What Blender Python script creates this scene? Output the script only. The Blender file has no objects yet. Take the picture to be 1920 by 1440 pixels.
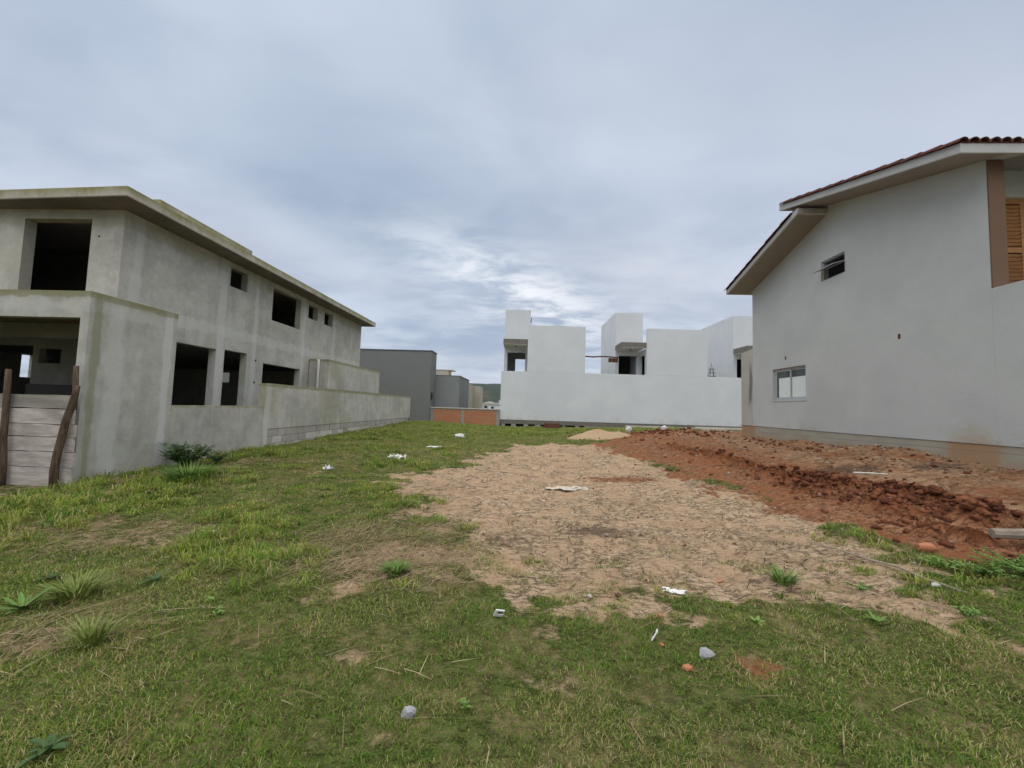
import bpy, math, random
import numpy as np
from mathutils import Matrix, Vector
random.seed(7); RNG = np.random.default_rng(11)
S = bpy.context.scene
COL = S.collection
R = math.radians

# ------------------------------------------------------------------ camera
cam_d = bpy.data.cameras.new('camera'); cam = bpy.data.objects.new('camera', cam_d); COL.objects.link(cam); S.camera = cam
cam_d.sensor_fit = 'HORIZONTAL'; cam_d.sensor_width = 36; cam_d.lens = 36*721.1/1920
cam_d.clip_start = .05; cam_d.clip_end = 9000
PITCH, YAW, ROLL = .06054, -.04533, .03113
F = Vector((math.sin(YAW)*math.cos(PITCH), math.cos(YAW)*math.cos(PITCH), math.sin(PITCH)))
r0 = Vector((math.cos(YAW), -math.sin(YAW), 0)); u0 = r0.cross(F)
rt = r0*math.cos(ROLL)+u0*math.sin(ROLL); up = u0*math.cos(ROLL)-r0*math.sin(ROLL)
m = Matrix((rt, up, -F)).transposed().to_4x4(); m.translation = (0, 0, 1.5)
cam.matrix_world = m
S.render.resolution_x = 1024; S.render.resolution_y = 768
S.render.engine = 'CYCLES'
S.cycles.max_bounces = 6; S.cycles.diffuse_bounces = 3; S.cycles.glossy_bounces = 2; S.cycles.adaptive_threshold = .015

# ------------------------------------------------------------------ node helper
class G:
    def __init__(s, nt): s.nt = nt; nt.nodes.clear(); s._pos = None
    def n(s, t, **kw):
        x = s.nt.nodes.new(t)
        for k, v in kw.items(): setattr(x, k, v)
        return x
    def put(s, sock, v):
        if v is None: return
        if hasattr(v, 'is_output'): s.nt.links.new(v, sock)
        else:
            if sock.type == 'RGBA' and len(v) == 3: v = (*v, 1)
            sock.default_value = v
    def pos(s):
        if not s._pos: s._pos = s.n('ShaderNodeNewGeometry').outputs['Position']
        return s._pos
    def math(s, op, a, b=None, c=None, clamp=False):
        x = s.n('ShaderNodeMath', operation=op, use_clamp=clamp); s.put(x.inputs[0], a); s.put(x.inputs[1], b); s.put(x.inputs[2], c); return x.outputs[0]
    def vmath(s, op, a, b=None):
        x = s.n('ShaderNodeVectorMath', operation=op); s.put(x.inputs[0], a); s.put(x.inputs[1], b)
        return x.outputs['Value'] if op in ('DOT_PRODUCT', 'LENGTH', 'DISTANCE') else x.outputs[0]
    def sep(s, v): x = s.n('ShaderNodeSeparateXYZ'); s.put(x.inputs[0], v); return x.outputs
    def comb(s, a, b, c): x = s.n('ShaderNodeCombineXYZ'); s.put(x.inputs[0], a); s.put(x.inputs[1], b); s.put(x.inputs[2], c); return x.outputs[0]
    def noise(s, vec, scale, detail=4, rough=.55, dist=0):
        x = s.n('ShaderNodeTexNoise'); s.put(x.inputs['Vector'], vec); x.inputs['Scale'].default_value = scale
        x.inputs['Detail'].default_value = detail; x.inputs['Roughness'].default_value = rough; x.inputs['Distortion'].default_value = dist
        return x.outputs[0]
    def vor(s, vec, scale, feature='F1'):
        x = s.n('ShaderNodeTexVoronoi', feature=feature); s.put(x.inputs['Vector'], vec); x.inputs['Scale'].default_value = scale; return x.outputs[0]
    def sm(s, v, lo, hi):
        x = s.n('ShaderNodeMapRange', interpolation_type='SMOOTHSTEP'); s.put(x.inputs[0], v); s.put(x.inputs[1], lo); s.put(x.inputs[2], hi); return x.outputs[0]
    def lin(s, v, lo, hi, a=0., b=1.):
        x = s.n('ShaderNodeMapRange'); s.put(x.inputs[0], v); s.put(x.inputs[1], lo); s.put(x.inputs[2], hi); s.put(x.inputs[3], a); s.put(x.inputs[4], b); return x.outputs[0]
    def mix(s, f, a, b, mode='MIX'):
        x = s.n('ShaderNodeMix', data_type='RGBA', blend_type=mode); s.put(x.inputs[0], f); s.put(x.inputs[6], a); s.put(x.inputs[7], b); return x.outputs[2]
    def mul(s, *a):
        r = a[0]
        for b in a[1:]: r = s.math('MULTIPLY', r, b)
        return r
    def scale(s, v, sc): return s.vmath('MULTIPLY', v, sc)

# ------------------------------------------------------------------ world, sun, exposure
SUN_EL, SUN_AZ = R(74), R(190)          # compass-style azimuth: light comes from behind the camera, a little left
w = bpy.data.worlds.new('World'); S.world = w; w.use_nodes = True
g = G(w.node_tree)
sky = g.n('ShaderNodeTexSky', sky_type='NISHITA', sun_disc=False, sun_elevation=SUN_EL, sun_rotation=SUN_AZ)
d = g.n('ShaderNodeTexCoord').outputs['Generated']
dx, dy, dz = g.sep(d)
zz = g.math('ADD', g.math('MAXIMUM', dz, 0.), .16)
cp = g.comb(g.math('DIVIDE', dx, zz), g.math('DIVIDE', dy, zz), 0.)
sp = g.vmath('ADD', g.scale(cp, (.75, 1., 1.)), (3.1, 1.7, 0.))
big = g.noise(sp, .75, 3, .45, .35)
mid = g.noise(g.vmath('ADD', sp, (5.2, 1.3, 2.)), 2.1, 4, .5, .25)
fine = g.noise(g.vmath('ADD', g.scale(sp, (1., 1.25, 1.)), (1.2, 9.3, 4.)), 4.6, 6, .58, .3)
low = g.math('SUBTRACT', 1., g.sm(dz, .06, .55))                     # streakier, more broken layers low down
val = g.math('ADD', g.math('MULTIPLY', big, .62), g.math('MULTIPLY', mid, .38))
val = g.math('ADD', val, g.mul(g.math('SUBTRACT', fine, .5), g.math('ADD', g.math('MULTIPLY', low, .42), .05)))
t = g.sm(val, .36, .65)
deck = g.mix(t, (.335, .405, .525), (.55, .62, .725))
tint = g.sm(g.noise(g.vmath('ADD', sp, (8., 4., 1.)), .9, 2), .45, .7)
deck = g.mix(g.math('MULTIPLY', tint, .5), deck, (.53, .545, .63))
# a thinner, brighter slanting break in the cloud deck low over the far houses
fy = g.math('MAXIMUM', dy, .05); cu = g.math('DIVIDE', dx, fy); cv_ = g.math('DIVIDE', dz, fy)
def brk(c0, c1, ang, lu, lv):
    a, b_ = g.math('SUBTRACT', cu, c0), g.math('SUBTRACT', cv_, c1); ca, sa = math.cos(ang), math.sin(ang)
    p1 = g.math('DIVIDE', g.math('ADD', g.math('MULTIPLY', a, ca), g.math('MULTIPLY', b_, sa)), lu); p2 = g.math('DIVIDE', g.math('SUBTRACT', g.math('MULTIPLY', b_, ca), g.math('MULTIPLY', a, sa)), lv)
    return g.mul(g.math('EXPONENT', g.math('MULTIPLY', g.math('ADD', g.math('MULTIPLY', p1, p1), g.math('MULTIPLY', p2, p2)), -1.)), g.math('GREATER_THAN', dy, .06))
h1 = brk(-.02, .30, -.42, .33, .085); h2 = brk(.33, .34, -.1, .32, .11); h3 = brk(-.62, .44, -.5, .35, .06)
h4 = brk(1.0, .85, .2, .75, .45); h5 = brk(-.55, .62, -.5, .42, .2)
deck = g.mix(g.math('MULTIPLY', h4, .5), deck, (.56, .61, .70))
deck = g.mix(g.math('MULTIPLY', h5, .55), deck, (.30, .385, .50))
deck = g.mix(g.mul(h2, g.lin(mid, .3, .7, .4, 1.), .6), deck, (.70, .70, .75))
deck = g.mix(g.math('MULTIPLY', h3, .30), deck, (.66, .73, .82))
deck = g.mix(g.mul(h1, g.sm(fine, .34, .62), .85), deck, (.92, .94, .97))
hz_ = g.mul(g.math('SUBTRACT', 1., g.sm(dz, .0, .17)), g.sm(g.noise(g.comb(g.math('MULTIPLY', dx, 2.2), g.math('MULTIPLY', dy, 2.2), g.math('MULTIPLY', dz, 11.)), 1.6, 4, .55), .38, .66))
deck = g.mix(g.math('MULTIPLY', hz_, .6), deck, (.72, .78, .86))
b1 = g.n('ShaderNodeBackground'); g.put(b1.inputs[0], sky.outputs[0]); b1.inputs[1].default_value = .057
b2 = g.n('ShaderNodeBackground'); g.put(b2.inputs[0], deck); b2.inputs[1].default_value = .71
mx = g.n('ShaderNodeMixShader'); mx.inputs[0].default_value = .9
g.nt.links.new(b1.outputs[0], mx.inputs[1]); g.nt.links.new(b2.outputs[0], mx.inputs[2])
g.nt.links.new(mx.outputs[0], g.n('ShaderNodeOutputWorld').inputs[0])
sun_d = bpy.data.lights.new('sun', 'SUN'); sun = bpy.data.objects.new('sun', sun_d); COL.objects.link(sun)
sun_d.energy = 1.5; sun_d.angle = R(110); sun_d.color = (1., .93, .82)
sdir = Vector((math.sin(SUN_AZ)*math.cos(SUN_EL), math.cos(SUN_AZ)*math.cos(SUN_EL), math.sin(SUN_EL)))   # towards the sun
sun.rotation_euler = sdir.to_track_quat('Z', 'Y').to_euler(); sun.location = sdir*60
vs = S.view_settings; vs.view_transform = 'Standard'; vs.look = 'None'; vs.exposure = .75; vs.gamma = 1.; vs.use_curve_mapping = False

# ------------------------------------------------------------------ numpy noise, terrain
def _h(ix, iy, s):
    v = np.sin(ix*127.1+iy*311.7+s*74.7)*43758.5453; return v-np.floor(v)
def vnoise(x, y, s=0):
    ix, iy = np.floor(x), np.floor(y); fx, fy = x-ix, y-iy; fx = fx*fx*(3-2*fx); fy = fy*fy*(3-2*fy)
    return (_h(ix, iy, s)*(1-fx)+_h(ix+1, iy, s)*fx)*(1-fy)+(_h(ix, iy+1, s)*(1-fx)+_h(ix+1, iy+1, s)*fx)*fy
def fbm(x, y, s=0, o=4):
    x = np.asarray(x, float); y = np.asarray(y, float); r = 0; a = .5; t = 0
    for i in range(o):
        r = r+a*vnoise(x, y, s+i*3.1); t += a; a *= .5; x = x*2.03+1.7; y = y*2.03+.9
    return r/t
def sstep(v, a, b): t = np.clip((v-a)/(b-a), 0, 1); return t*t*(3-2*t)
CP = np.array([(-4,0,0),(0,0,0),(4,0,.05),(-4,3,.02),(0,3,0),(4,3,.1),(7,3,.35),(-7,3,.03),(9,0,.3),(-9,0,0),(0,-4,0),(6,-4,.1),(-6,-4,0),
 (-7,5.76,.11),(-7,8,.17),(-7,10.16,.23),(-7,16,.36),(-7,22.5,.47),(-9,12,.25),(-9,20,.42),(-10,5,.12),
 (-6.4,24.6,.40),(-2,25,.26),(.3,25,.27),(5,25.2,.36),(13,25.5,.5),
 (8,14.1,.72),(8,10,.74),(8,6.63,.76),(9.5,10,.75),(8,15,.7),(8,4,.6),(11,6,.7),
 (0,8,.05),(0,15,.15),(-3,12,.12),(3,8,.12),(3,15,.32),(4.6,10,.42),(4,18,.48),(3,5,.07),(5.5,6,.4),(5,12,.52),(5.5,17,.62),(0,20,.22)], float)
_k = lambda r: r*r*np.log(r+1e-9)
_n = len(CP); _A = np.zeros((_n+3, _n+3)); _A[:_n, :_n] = _k(np.hypot(CP[:, None, 0]-CP[None, :, 0], CP[:, None, 1]-CP[None, :, 1]))+np.eye(_n)*.5
_A[:_n, _n:] = np.c_[np.ones(_n), CP[:, :2]]; _A[_n:, :_n] = _A[:_n, _n:].T
_W = np.linalg.solve(_A, np.r_[CP[:, 2], 0, 0, 0])
def tz(x, y):
    xc = np.clip(x, -10, 11); yc = np.clip(y, -4, 26); z = _W[-3]+_W[-2]*xc+_W[-1]*yc
    for (a, b, _), ww in zip(CP, _W[:-3]): z = z+ww*_k(np.hypot(xc-a, yc-b))
    t = np.clip(np.hypot(x-xc, y-yc)/15, 0, 1); return z*(1-t)+.3*t
SAND = [(-1.53,10.22),(-.57,14.01),(2.7,14.14),(3.35,11.72),(3.38,8.34),(3.86,6.71),(3.84,5.1),(4.08,4.45),(3.75,3.84),(3.66,3.49),(2.89,3.13),(2.45,3.27),(1.98,3.38),(1.21,3.41),(.44,3.38),(-.15,3.47),(-.68,3.51),(-1.2,3.4),(-1.6,3.6),(-1.7,3.9),(-1.2,4.4),(-1.03,4.84),(-1.69,6.22),(-2.29,7.59),(-1.54,8.73)]
RED = [(2.53,14.23),(4.29,16.6),(6.2,18.2),(9.2,18.6),(12,14),(12,6),(8.33,4.2),(4.9,3.85),(4.24,4.03),(4.04,4.24),(4.07,5.06),(3.84,5.66),(3.72,6.76),(3.34,7.97),(2.98,10.42)]
RIDGE = [(4.25,12.07),(4.62,9.53),(4.83,7.85),(5.09,6.74),(5.38,6.1),(5.45,5.42),(5.47,4.9),(5.41,4.51),(5.4,3.6)]
RIDGE2 = [(4.55,7.9),(4.7,6.23),(4.79,5.29),(4.68,4.66),(4.83,4.34),(5.01,4.18)]
REDFLAT = [(4.08,6.64),(4.7,6.6),(4.7,5.61),(4.6,4.98),(4.03,5.01),(3.84,5.66)]
STRAW = [(-2.31,4.33),(-1.03,4.84),(-.72,3.94),(-.85,3.43),(-1.71,3.43),(-2.18,3.73)]
def segd(x, y, P, closed):
    P = np.array(P, float); Q = np.roll(P, -1, 0)
    if not closed: P, Q = P[:-1], Q[:-1]
    best = np.full(np.shape(x), 1e9)
    for a, b in zip(P, Q):
        e = b-a; t = np.clip(((x-a[0])*e[0]+(y-a[1])*e[1])/(e@e), 0, 1)
        best = np.minimum(best, np.hypot(x-a[0]-t*e[0], y-a[1]-t*e[1]))
    return best
def sdp(x, y, P):                                    # signed: positive inside
    dd = segd(x, y, P, True); ins = np.zeros(np.shape(x), bool); n = len(P)
    for i in range(n):
        (ax, ay), (bx, by) = P[i], P[(i+1) % n]
        if ay == by: continue
        ins ^= ((ay > y) != (by > y)) & (x < (bx-ax)*(y-ay)/(by-ay)+ax)
    return np.where(ins, dd, -dd)
def masks(x, y):
    x = np.asarray(x, float); y = np.asarray(y, float)
    n1 = fbm(x*1.3, y*1.3, 3)-.5; n2 = fbm(x*4.1, y*4.1, 8)-.5
    ws = .38+.03*y
    s = sstep(sdp(x, y, SAND)+(n1*2.2+n2*2.)*(.5+.04*y), -ws, ws*.8)
    r = sstep(sdp(x, y, RED)+n1*1.3+n2*.9, -.45, .32)
    rid = np.maximum(np.exp(-(segd(x, y, RIDGE, False)/.28)**2), .8*np.exp(-(segd(x, y, RIDGE2, False)/.22)**2))
    moundd = np.exp(-(((x-6)/2.9)**2+((y-16.3)/1.2)**2))
    # bare, trampled earth among the tufts on the left and a few worn spots in the lawn
    bare = sstep(fbm(x*.75+4, y*.75+2, 21)+.45*n2, .56, .72)*sstep(x, .4, -1.2)*sstep(y, 2.9, 3.6)*sstep(y, 13, 9)
    spots = np.zeros_like(x)
    for a, b, rr in ((.15,2.72,.14),(1.42,2.47,.15),(.2,2.2,.22),(2.3,2.1,.18),(1.1,3.0,.22),(-5.97,5.38,.35),(-1.0,2.3,.12),(-.6,1.75,.1),(3.4,2.3,.3),(-3.0,2.3,.35)):
        spots = np.maximum(spots, np.exp(-(((x-a)/rr)**2+((y-b)/rr*1.2)**2)))
    spots = sstep(spots+n2*.9, .35, .8)
    dark = np.maximum.reduce([np.exp(-(((x-.94)/.55)**2+((y-4.83)/.32)**2)), .8*np.exp(-(((x+.15)/.35)**2+((y-4.5)/.25)**2)), .5*np.exp(-(((x-1.6)/.6)**2+((y-6.2)/.3)**2)),
                              1.3*np.exp(-(((x-6.0)/.75)**2+((y-7.6)/.4)**2)), 1.25*np.exp(-(((x-7.2)/.5)**2+((y-7.2)/.35)**2))])
    return s, r, rid, moundd, bare, spots, dark
def hz(x, y):
    x = np.asarray(x, float); y = np.asarray(y, float)
    s, r, rid, mo, bare, spots, dark = masks(x, y)
    near = sstep(np.hypot(x, y-8), 30, 14)
    z = tz(x, y)
    rel = (fbm(x*.9, y*.9, 5)-.5)*.10+(fbm(x*3.2, y*3.2, 9)-.5)*.045
    rel = rel+s*((fbm(x*5, y*7, 12)-.5)*.05-.03*sstep(np.abs(fbm(x*3.1, y*5.2, 39)-.5), .05, .0)+(fbm(x*13, y*17, 31, 2)-.5)*.022)+r*((fbm(x*6, y*6, 15)-.5)*.07+(fbm(x*18, y*18, 33, 2)-.5)*.02)
    rel = rel+rid*r*(.0+.17*sstep(fbm(x*4.5, y*4.5, 17), .40, .62)+.13*(fbm(x*13, y*13, 19, 3)-.5))+mo*(.02+.12*fbm(x*3, y*3, 27))+r*(.16*np.exp(-(((x-7.75)/.7)**2+((y-8.7)/.9)**2))+.13*np.exp(-(((x-7.5)/.6)**2+((y-10.9)/.7)**2)))*(.5+fbm(x*3.5, y*3.5, 29))
    flat = sstep(np.abs(x+8.4), 2.2, 1.2)                       # stay level along the left walls
    return z+rel*near*(1-.6*flat)
def hz1(x, y): return float(hz(np.array([x]), np.array([y]))[0])

# ------------------------------------------------------------------ material helper
def mat(name, fn):
    mm = bpy.data.materials.new(name); mm.use_nodes = True; gg = G(mm.node_tree)
    b = gg.n('ShaderNodeBsdfPrincipled'); o = gg.n('ShaderNodeOutputMaterial'); gg.nt.links.new(b.outputs[0], o.inputs[0])
    b.inputs['Roughness'].default_value = .9; b.inputs['Specular IOR Level'].default_value = .25
    fn(gg, b); return mm
def bump(gg, b, h, strength=.3, dist=.01):
    x = gg.n('ShaderNodeBump'); x.inputs['Strength'].default_value = strength; x.inputs['Distance'].default_value = dist
    gg.put(x.inputs['Height'], h); gg.nt.links.new(x.outputs[0], b.inputs['Normal'])
def plain(name, col, rough=.8, var=.25, scale=9, spec=.25, metal=0., bmp=.1):
    def f(gg, b):
        n = gg.noise(gg.pos(), scale, 5)
        gg.put(b.inputs['Base Color'], gg.mix(n, tuple(c*(1-var) for c in col), tuple(min(1, c*(1+var)) for c in col)))
        b.inputs['Roughness'].default_value = rough; b.inputs['Specular IOR Level'].default_value = spec; b.inputs['Metallic'].default_value = metal
        if bmp: bump(gg, b, gg.noise(gg.pos(), scale*4, 3), bmp, .005)
    return mat(name, f)
def cement(name, base=.30, warm=1., tops=(), mossy=.35, streak=.5, seams=True, bands=()):
    """grey render: trowel blotches, pale patched seams, rain streaks, moss along the given top edges (world z)"""
    def f(gg, b):
        p = gg.pos(); px, py, pz = gg.sep(p)
        blot = gg.noise(gg.scale(p, (1., 1., .8)), 1.1, 6, .62, .4); fine = gg.noise(p, 14, 5, .65); mid = gg.noise(p, 3.7, 4, .6)
        v = gg.math('ADD', gg.math('MULTIPLY', blot, .62), gg.math('ADD', gg.math('MULTIPLY', mid, .28), gg.math('MULTIPLY', fine, .22)))
        c = gg.mix(gg.sm(v, .38, .78), (base*.80*warm, base*.785, base*.69), (base*1.26*warm, base*1.235, base*1.09))
        st = gg.noise(gg.comb(gg.math('MULTIPLY', px, 5.), gg.math('MULTIPLY', py, 5.), gg.math('MULTIPLY', pz, .35)), 1., 4, .6)
        c = gg.mix(gg.math('MULTIPLY', gg.sm(st, .52, .75), streak*.55), c, (base*.62, base*.63, base*.55))
        if seams:
            pb = gg.noise(gg.comb(gg.math('MULTIPLY', px, 1.7), gg.math('MULTIPLY', py, 1.7), gg.math('MULTIPLY', pz, .22)), 1., 3, .5, .3)
            c = gg.mix(gg.mul(gg.sm(gg.math('SUBTRACT', .07, gg.math('ABSOLUTE', gg.math('SUBTRACT', pb, .5))), 0., .07), gg.sm(mid, .35, .6), .30), c, (base*1.28, base*1.28, base*1.24))
        for ztop, ext in tops:
            e = gg.math('ADD', gg.lin(pz, ztop-ext, ztop, 0., 1.), gg.math('MULTIPLY', gg.math('SUBTRACT', gg.noise(gg.scale(p, (2.2, 2.2, .6)), 1.6, 5, .65), .5), 1.5))
            k = gg.mul(gg.sm(e, .35, 1.1), gg.math('GREATER_THAN', pz, ztop-ext*2.5), gg.math('LESS_THAN', pz, ztop+.06))
            c = gg.mix(gg.math('MULTIPLY', k, .9), c, (.165*base/.3, .152*base/.3, .058*base/.3))
        ms = gg.mul(gg.sm(gg.noise(gg.vmath('ADD', p, (3., 7., 1.)), .8, 5, .6), .5, .72), mossy)
        c = gg.mix(ms, c, (.215*base/.3, .208*base/.3, .105*base/.3))
        for ax, cen, wd, amt, green in bands:            # patched plaster strips over columns and beams, damp moss down an edge
            q = gg.math('ABSOLUTE', gg.math('DIVIDE', gg.math('SUBTRACT', (px, py, pz)[ax], cen), wd))
            q = gg.math('ADD', q, gg.math('MULTIPLY', gg.math('SUBTRACT', gg.noise(gg.vmath('ADD', gg.scale(p, (2., 2., 1.1)), (cen*3.7, 0., 0.)), 1.5, 5, .65, .5), .5), 2.4))
            k = gg.mul(gg.sm(q, 1.15, .55), amt)
            c = gg.mix(k, c, (base*.56, base*.54, base*.30) if green else (base*1.36, base*1.36, base*1.29))
        gg.put(b.inputs['Base Color'], c); b.inputs['Roughness'].default_value = .93
        bump(gg, b, gg.math('ADD', gg.math('MULTIPLY', fine, .6), gg.math('MULTIPLY', mid, .9)), .22, .012)
    return mat(name, f)
M = {}
M['cement'] = cement('cement_render', .44, 1., ((5.56, .2),), .22, .5, True, ((1, 10.1, .14, .55, 0), (1, 11.4, .10, .5, 0), (1, 13.9, .10, .5, 0), (1, 16.1, .10, .5, 0), (1, 7.75, .12, .5, 0), (2, 3.35, .16, .45, 0), (2, 5.15, .18, .35, 1)))
M['cement_canopy'] = cement('cement_canopy', .42, 1., ((3.14, .22),), .25, .55, True, ((1, 7.08, .10, .75, 0), (1, 6.15, .16, .5, 0), (2, 2.9, .10, .3, 0), (1, 5.85, .07, .6, 1), (2, 3.1, .07, .7, 1)))
M['cement_low'] = cement('cement_low_wall', .41, 1.01, ((1.33, .10),), .55, .6)
M['cement_wall'] = cement('cement_boundary', .45, 1.01, ((1.94, .15), (3.12, .2)), .45, .6, True, ((1, 10.05, .12, .5, 0), (1, 13.3, .9, .35, 1), (2, 1.9, .06, .6, 1), (2, 3.08, .07, .6, 1)))
M['roof_edge'] = cement('mossy_roof_edge', .44, 1.05, ((5.56, .3), (5.80, .5)), .95, .8, False)
M['cement_inner'] = cement('shaded_inner_cement', .30, 1., (), .1, .3, False)  # cement toned down for shade, lighter than the other inner surfaces
M['soffit_dark'] = cement('shade_toned_soffit', .17, 1.1, (), .3, .5, False)  # underside shade is put into the colour of this cement
M['eave_under'] = plain('shade_toned_eave', (.29, .27, .235), .9, .12, 2.5)  # colour lowered to hold the shade under the eaves
M['hood'] = plain('hood_concrete', (.19, .175, .15), .92, .25, 5)
M['paper'] = plain('dirty_paper', (.56, .50, .41), .8, .25, 12)
M['cement_dark'] = cement('shade_darkened_cement', .16, 1., (), .1, .3, False)  # darker copy of the cement, room shade is in its colour
M['dado'] = cement('damp_proof_coat', .10, 1., (), 0., .2, False)
M['block'] = cement('concrete_block', .38, 1.05, (), .35, .8, False)
M['block_pale'] = cement('pale_block', .52, 1.03, (), .2, .7, False)
M['formwork'] = plain('formwork_ceiling', (.20, .14, .09), .9, .5, 3)
def white_f(gg, b):
    p = gg.pos(); px, py, pz = gg.sep(p)
    st = gg.noise(gg.comb(gg.math('MULTIPLY', px, 6.), gg.math('MULTIPLY', py, 6.), gg.math('MULTIPLY', pz, .4)), 1., 4, .6)
    n = gg.noise(p, .7, 5, .6); c = gg.mix(gg.sm(n, .35, .7), (.645, .67, .69), (.71, .73, .745))
    c = gg.mix(gg.math('MULTIPLY', gg.sm(st, .55, .8), .35), c, (.62, .63, .64))
    c = gg.mix(gg.mul(gg.sm(gg.math('SUBTRACT', 1.25, pz), -.1, .6), gg.sm(gg.noise(p, 2.5, 4), .45, .7), .5), c, (.55, .52, .46))
    gg.put(b.inputs['Base Color'], c); bump(gg, b, gg.noise(p, 20, 4), .15, .006)
M['white'] = mat('white_wall_paint', white_f)
def grey_f(gg, b):
    p = gg.pos(); px, py, pz = gg.sep(p)
    n = gg.noise(p, .6, 6, .62, .3); c = gg.mix(gg.sm(n, .3, .72), (.475, .50, .485), (.55, .575, .555))
    gr = gg.noise(p, 60, 3, .6)
    c = gg.mix(gg.math('MULTIPLY', gr, .25), c, (.40, .415, .41))
    # mud splashed up the wall near the street end, wet streak by the far corner
    dd = gg.math('ADD', gg.math('POWER', gg.math('DIVIDE', gg.math('SUBTRACT', py, 7.35), .55), 2.), gg.math('POWER', gg.math('DIVIDE', gg.math('SUBTRACT', pz, .95), .62), 2.))
    k = gg.mul(gg.sm(gg.math('ADD', dd, gg.math('MULTIPLY', gg.noise(p, 2.3, 5, .65), 1.1)), 1.55, .35), gg.lin(gg.noise(p, 9, 4), .3, .7, .35, .9), gg.math('LESS_THAN', py, 9.), gg.math('LESS_THAN', px, 8.5))
    c = gg.mix(gg.math('MULTIPLY', k, .8), c, (.42, .29, .15))
    low = gg.mul(gg.sm(pz, 1.45, 1.1), gg.sm(gg.noise(gg.scale(p, (1., .8, 2.)), 1.6, 5), .5, .72), .35)
    c = gg.mix(low, c, (.36, .28, .2))
    gg.put(b.inputs['Base Color'], c); b.inputs['Roughness'].default_value = .9
    bump(gg, b, gg.math('ADD', gg.noise(p, 55, 3, .6), gg.math('MULTIPLY', gg.noise(p, 12, 3), .6)), .75, .012)
M['grey_tex'] = mat('grey_textured_paint', grey_f)
def plinth_f(gg, b):
    p = gg.pos(); px, py, pz = gg.sep(p)
    n = gg.noise(gg.scale(p, (1., 1., 3.)), 1.5, 6, .65, .3)
    c = gg.mix(n, (.25, .235, .185), (.44, .42, .345))
    def spot(yc, wd): return gg.sm(gg.math('ADD', gg.math('ABSOLUTE', gg.math('DIVIDE', gg.math('SUBTRACT', py, yc), wd)), gg.math('MULTIPLY', gg.math('SUBTRACT', gg.noise(p, 3., 4), .5), .9)), 1.15, .6)
    k = gg.math('MAXIMUM', gg.math('MAXIMUM', spot(14.5, .55), spot(7.35, .5)), spot(6.1, .4))
    low = gg.sm(gg.math('ADD', pz, gg.math('MULTIPLY', gg.noise(p, 2., 4), .35)), 1.12, .88)
    c = gg.mix(gg.math('MULTIPLY', gg.math('MAXIMUM', k, gg.math('MULTIPLY', low, .5)), .8), c, (.36, .21, .10))
    seam = gg.sm(gg.math('ABSOLUTE', gg.math('SUBTRACT', gg.math('ADD', pz, gg.math('MULTIPLY', py, .011)), 1.06)), .012, .004)
    c = gg.mix(gg.math('MULTIPLY', seam, .5), c, (.17, .16, .14))
    gg.put(b.inputs['Base Color'], c); bump(gg, b, gg.noise(p, 18, 5), .3, .01)
M['plinth'] = mat('stained_concrete_plinth', plinth_f)
def ext_f(gg, b):
    p = gg.pos(); px, py, pz = gg.sep(p)
    n = gg.noise(p, 1.2, 6, .65, .3); c = gg.mix(n, (.34, .33, .285), (.54, .525, .47))
    s1 = gg.sm(gg.math('ADD', gg.math('ABSOLUTE', gg.math('SUBTRACT', py, 14.28)), gg.math('MULTIPLY', gg.math('SUBTRACT', gg.noise(gg.scale(p, (1., 2., .7)), 2., 4), .5), .3)), .14, .04)
    s1 = gg.mul(s1, gg.sm(pz, 1.5, 2.2), gg.sm(pz, 3.6, 2.9))
    gg.put(b.inputs['Base Color'], gg.mix(gg.math('MULTIPLY', s1, .8), c, (.13, .125, .11))); bump(gg, b, gg.noise(p, 16, 5), .25, .01)
M['ext'] = mat('unpainted_stained_render', ext_f)
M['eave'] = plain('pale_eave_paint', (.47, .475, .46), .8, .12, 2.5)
M['brown'] = plain('brown_paint', (.165, .098, .062), .75, .12, 4)
M['graphite'] = plain('mid_grey_paint', (.19, .20, .192), .85, .08, 1.5)
M['graphite2'] = plain('blue_grey_paint', (.25, .265, .26), .85, .08, 1.5)
M['capmetal'] = plain('dark_metal_flashing', (.09, .095, .10), .5, .1, 4)
M['beige'] = plain('beige_render', (.50, .46, .38), .9, .12, 1.5)
M['raw_conc'] = plain('raw_concrete', (.33, .31, .27), .92, .3, 6)
M['alum'] = plain('grey_aluminium', (.42, .43, .43), .45, .06, 20, .5, 0., 0)
M['pane_brightness'] = plain('painted_pane_brightness', (.70, .78, .75), .35, .05, 4, .5, 0., .05)  # pale colour imitates the bright light showing in the panes
M['void'] = plain('dark_interior', (.03, .03, .03), .9, .2, 4)  # near-black colour painting in the darkness of unlit spaces
M['soffit_white'] = plain('white_soffit', (.80, .79, .77), .85, .06, 2)
def glass_f(gg, b):
    b.inputs['Base Color'].default_value = (.10, .14, .13, 1); b.inputs['Roughness'].default_value = .05; b.inputs['Specular IOR Level'].default_value = .6; b.inputs['Alpha'].default_value = .55
M['glass'] = mat('tinted_glass', glass_f)
def tile_f(gg, b):
    o = gg.n('ShaderNodeObjectInfo'); n = gg.noise(gg.pos(), 9, 5, .65)
    c = gg.mix(n, (.06, .022, .02), (.17, .058, .042)); c = gg.mix(gg.math('MULTIPLY', o.outputs['Random'], .5), c, (.13, .06, .05))
    gg.put(b.inputs['Base Color'], c); bump(gg, b, n, .2, .004)
M['tile'] = mat('clay_roof_tile', tile_f)
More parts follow.
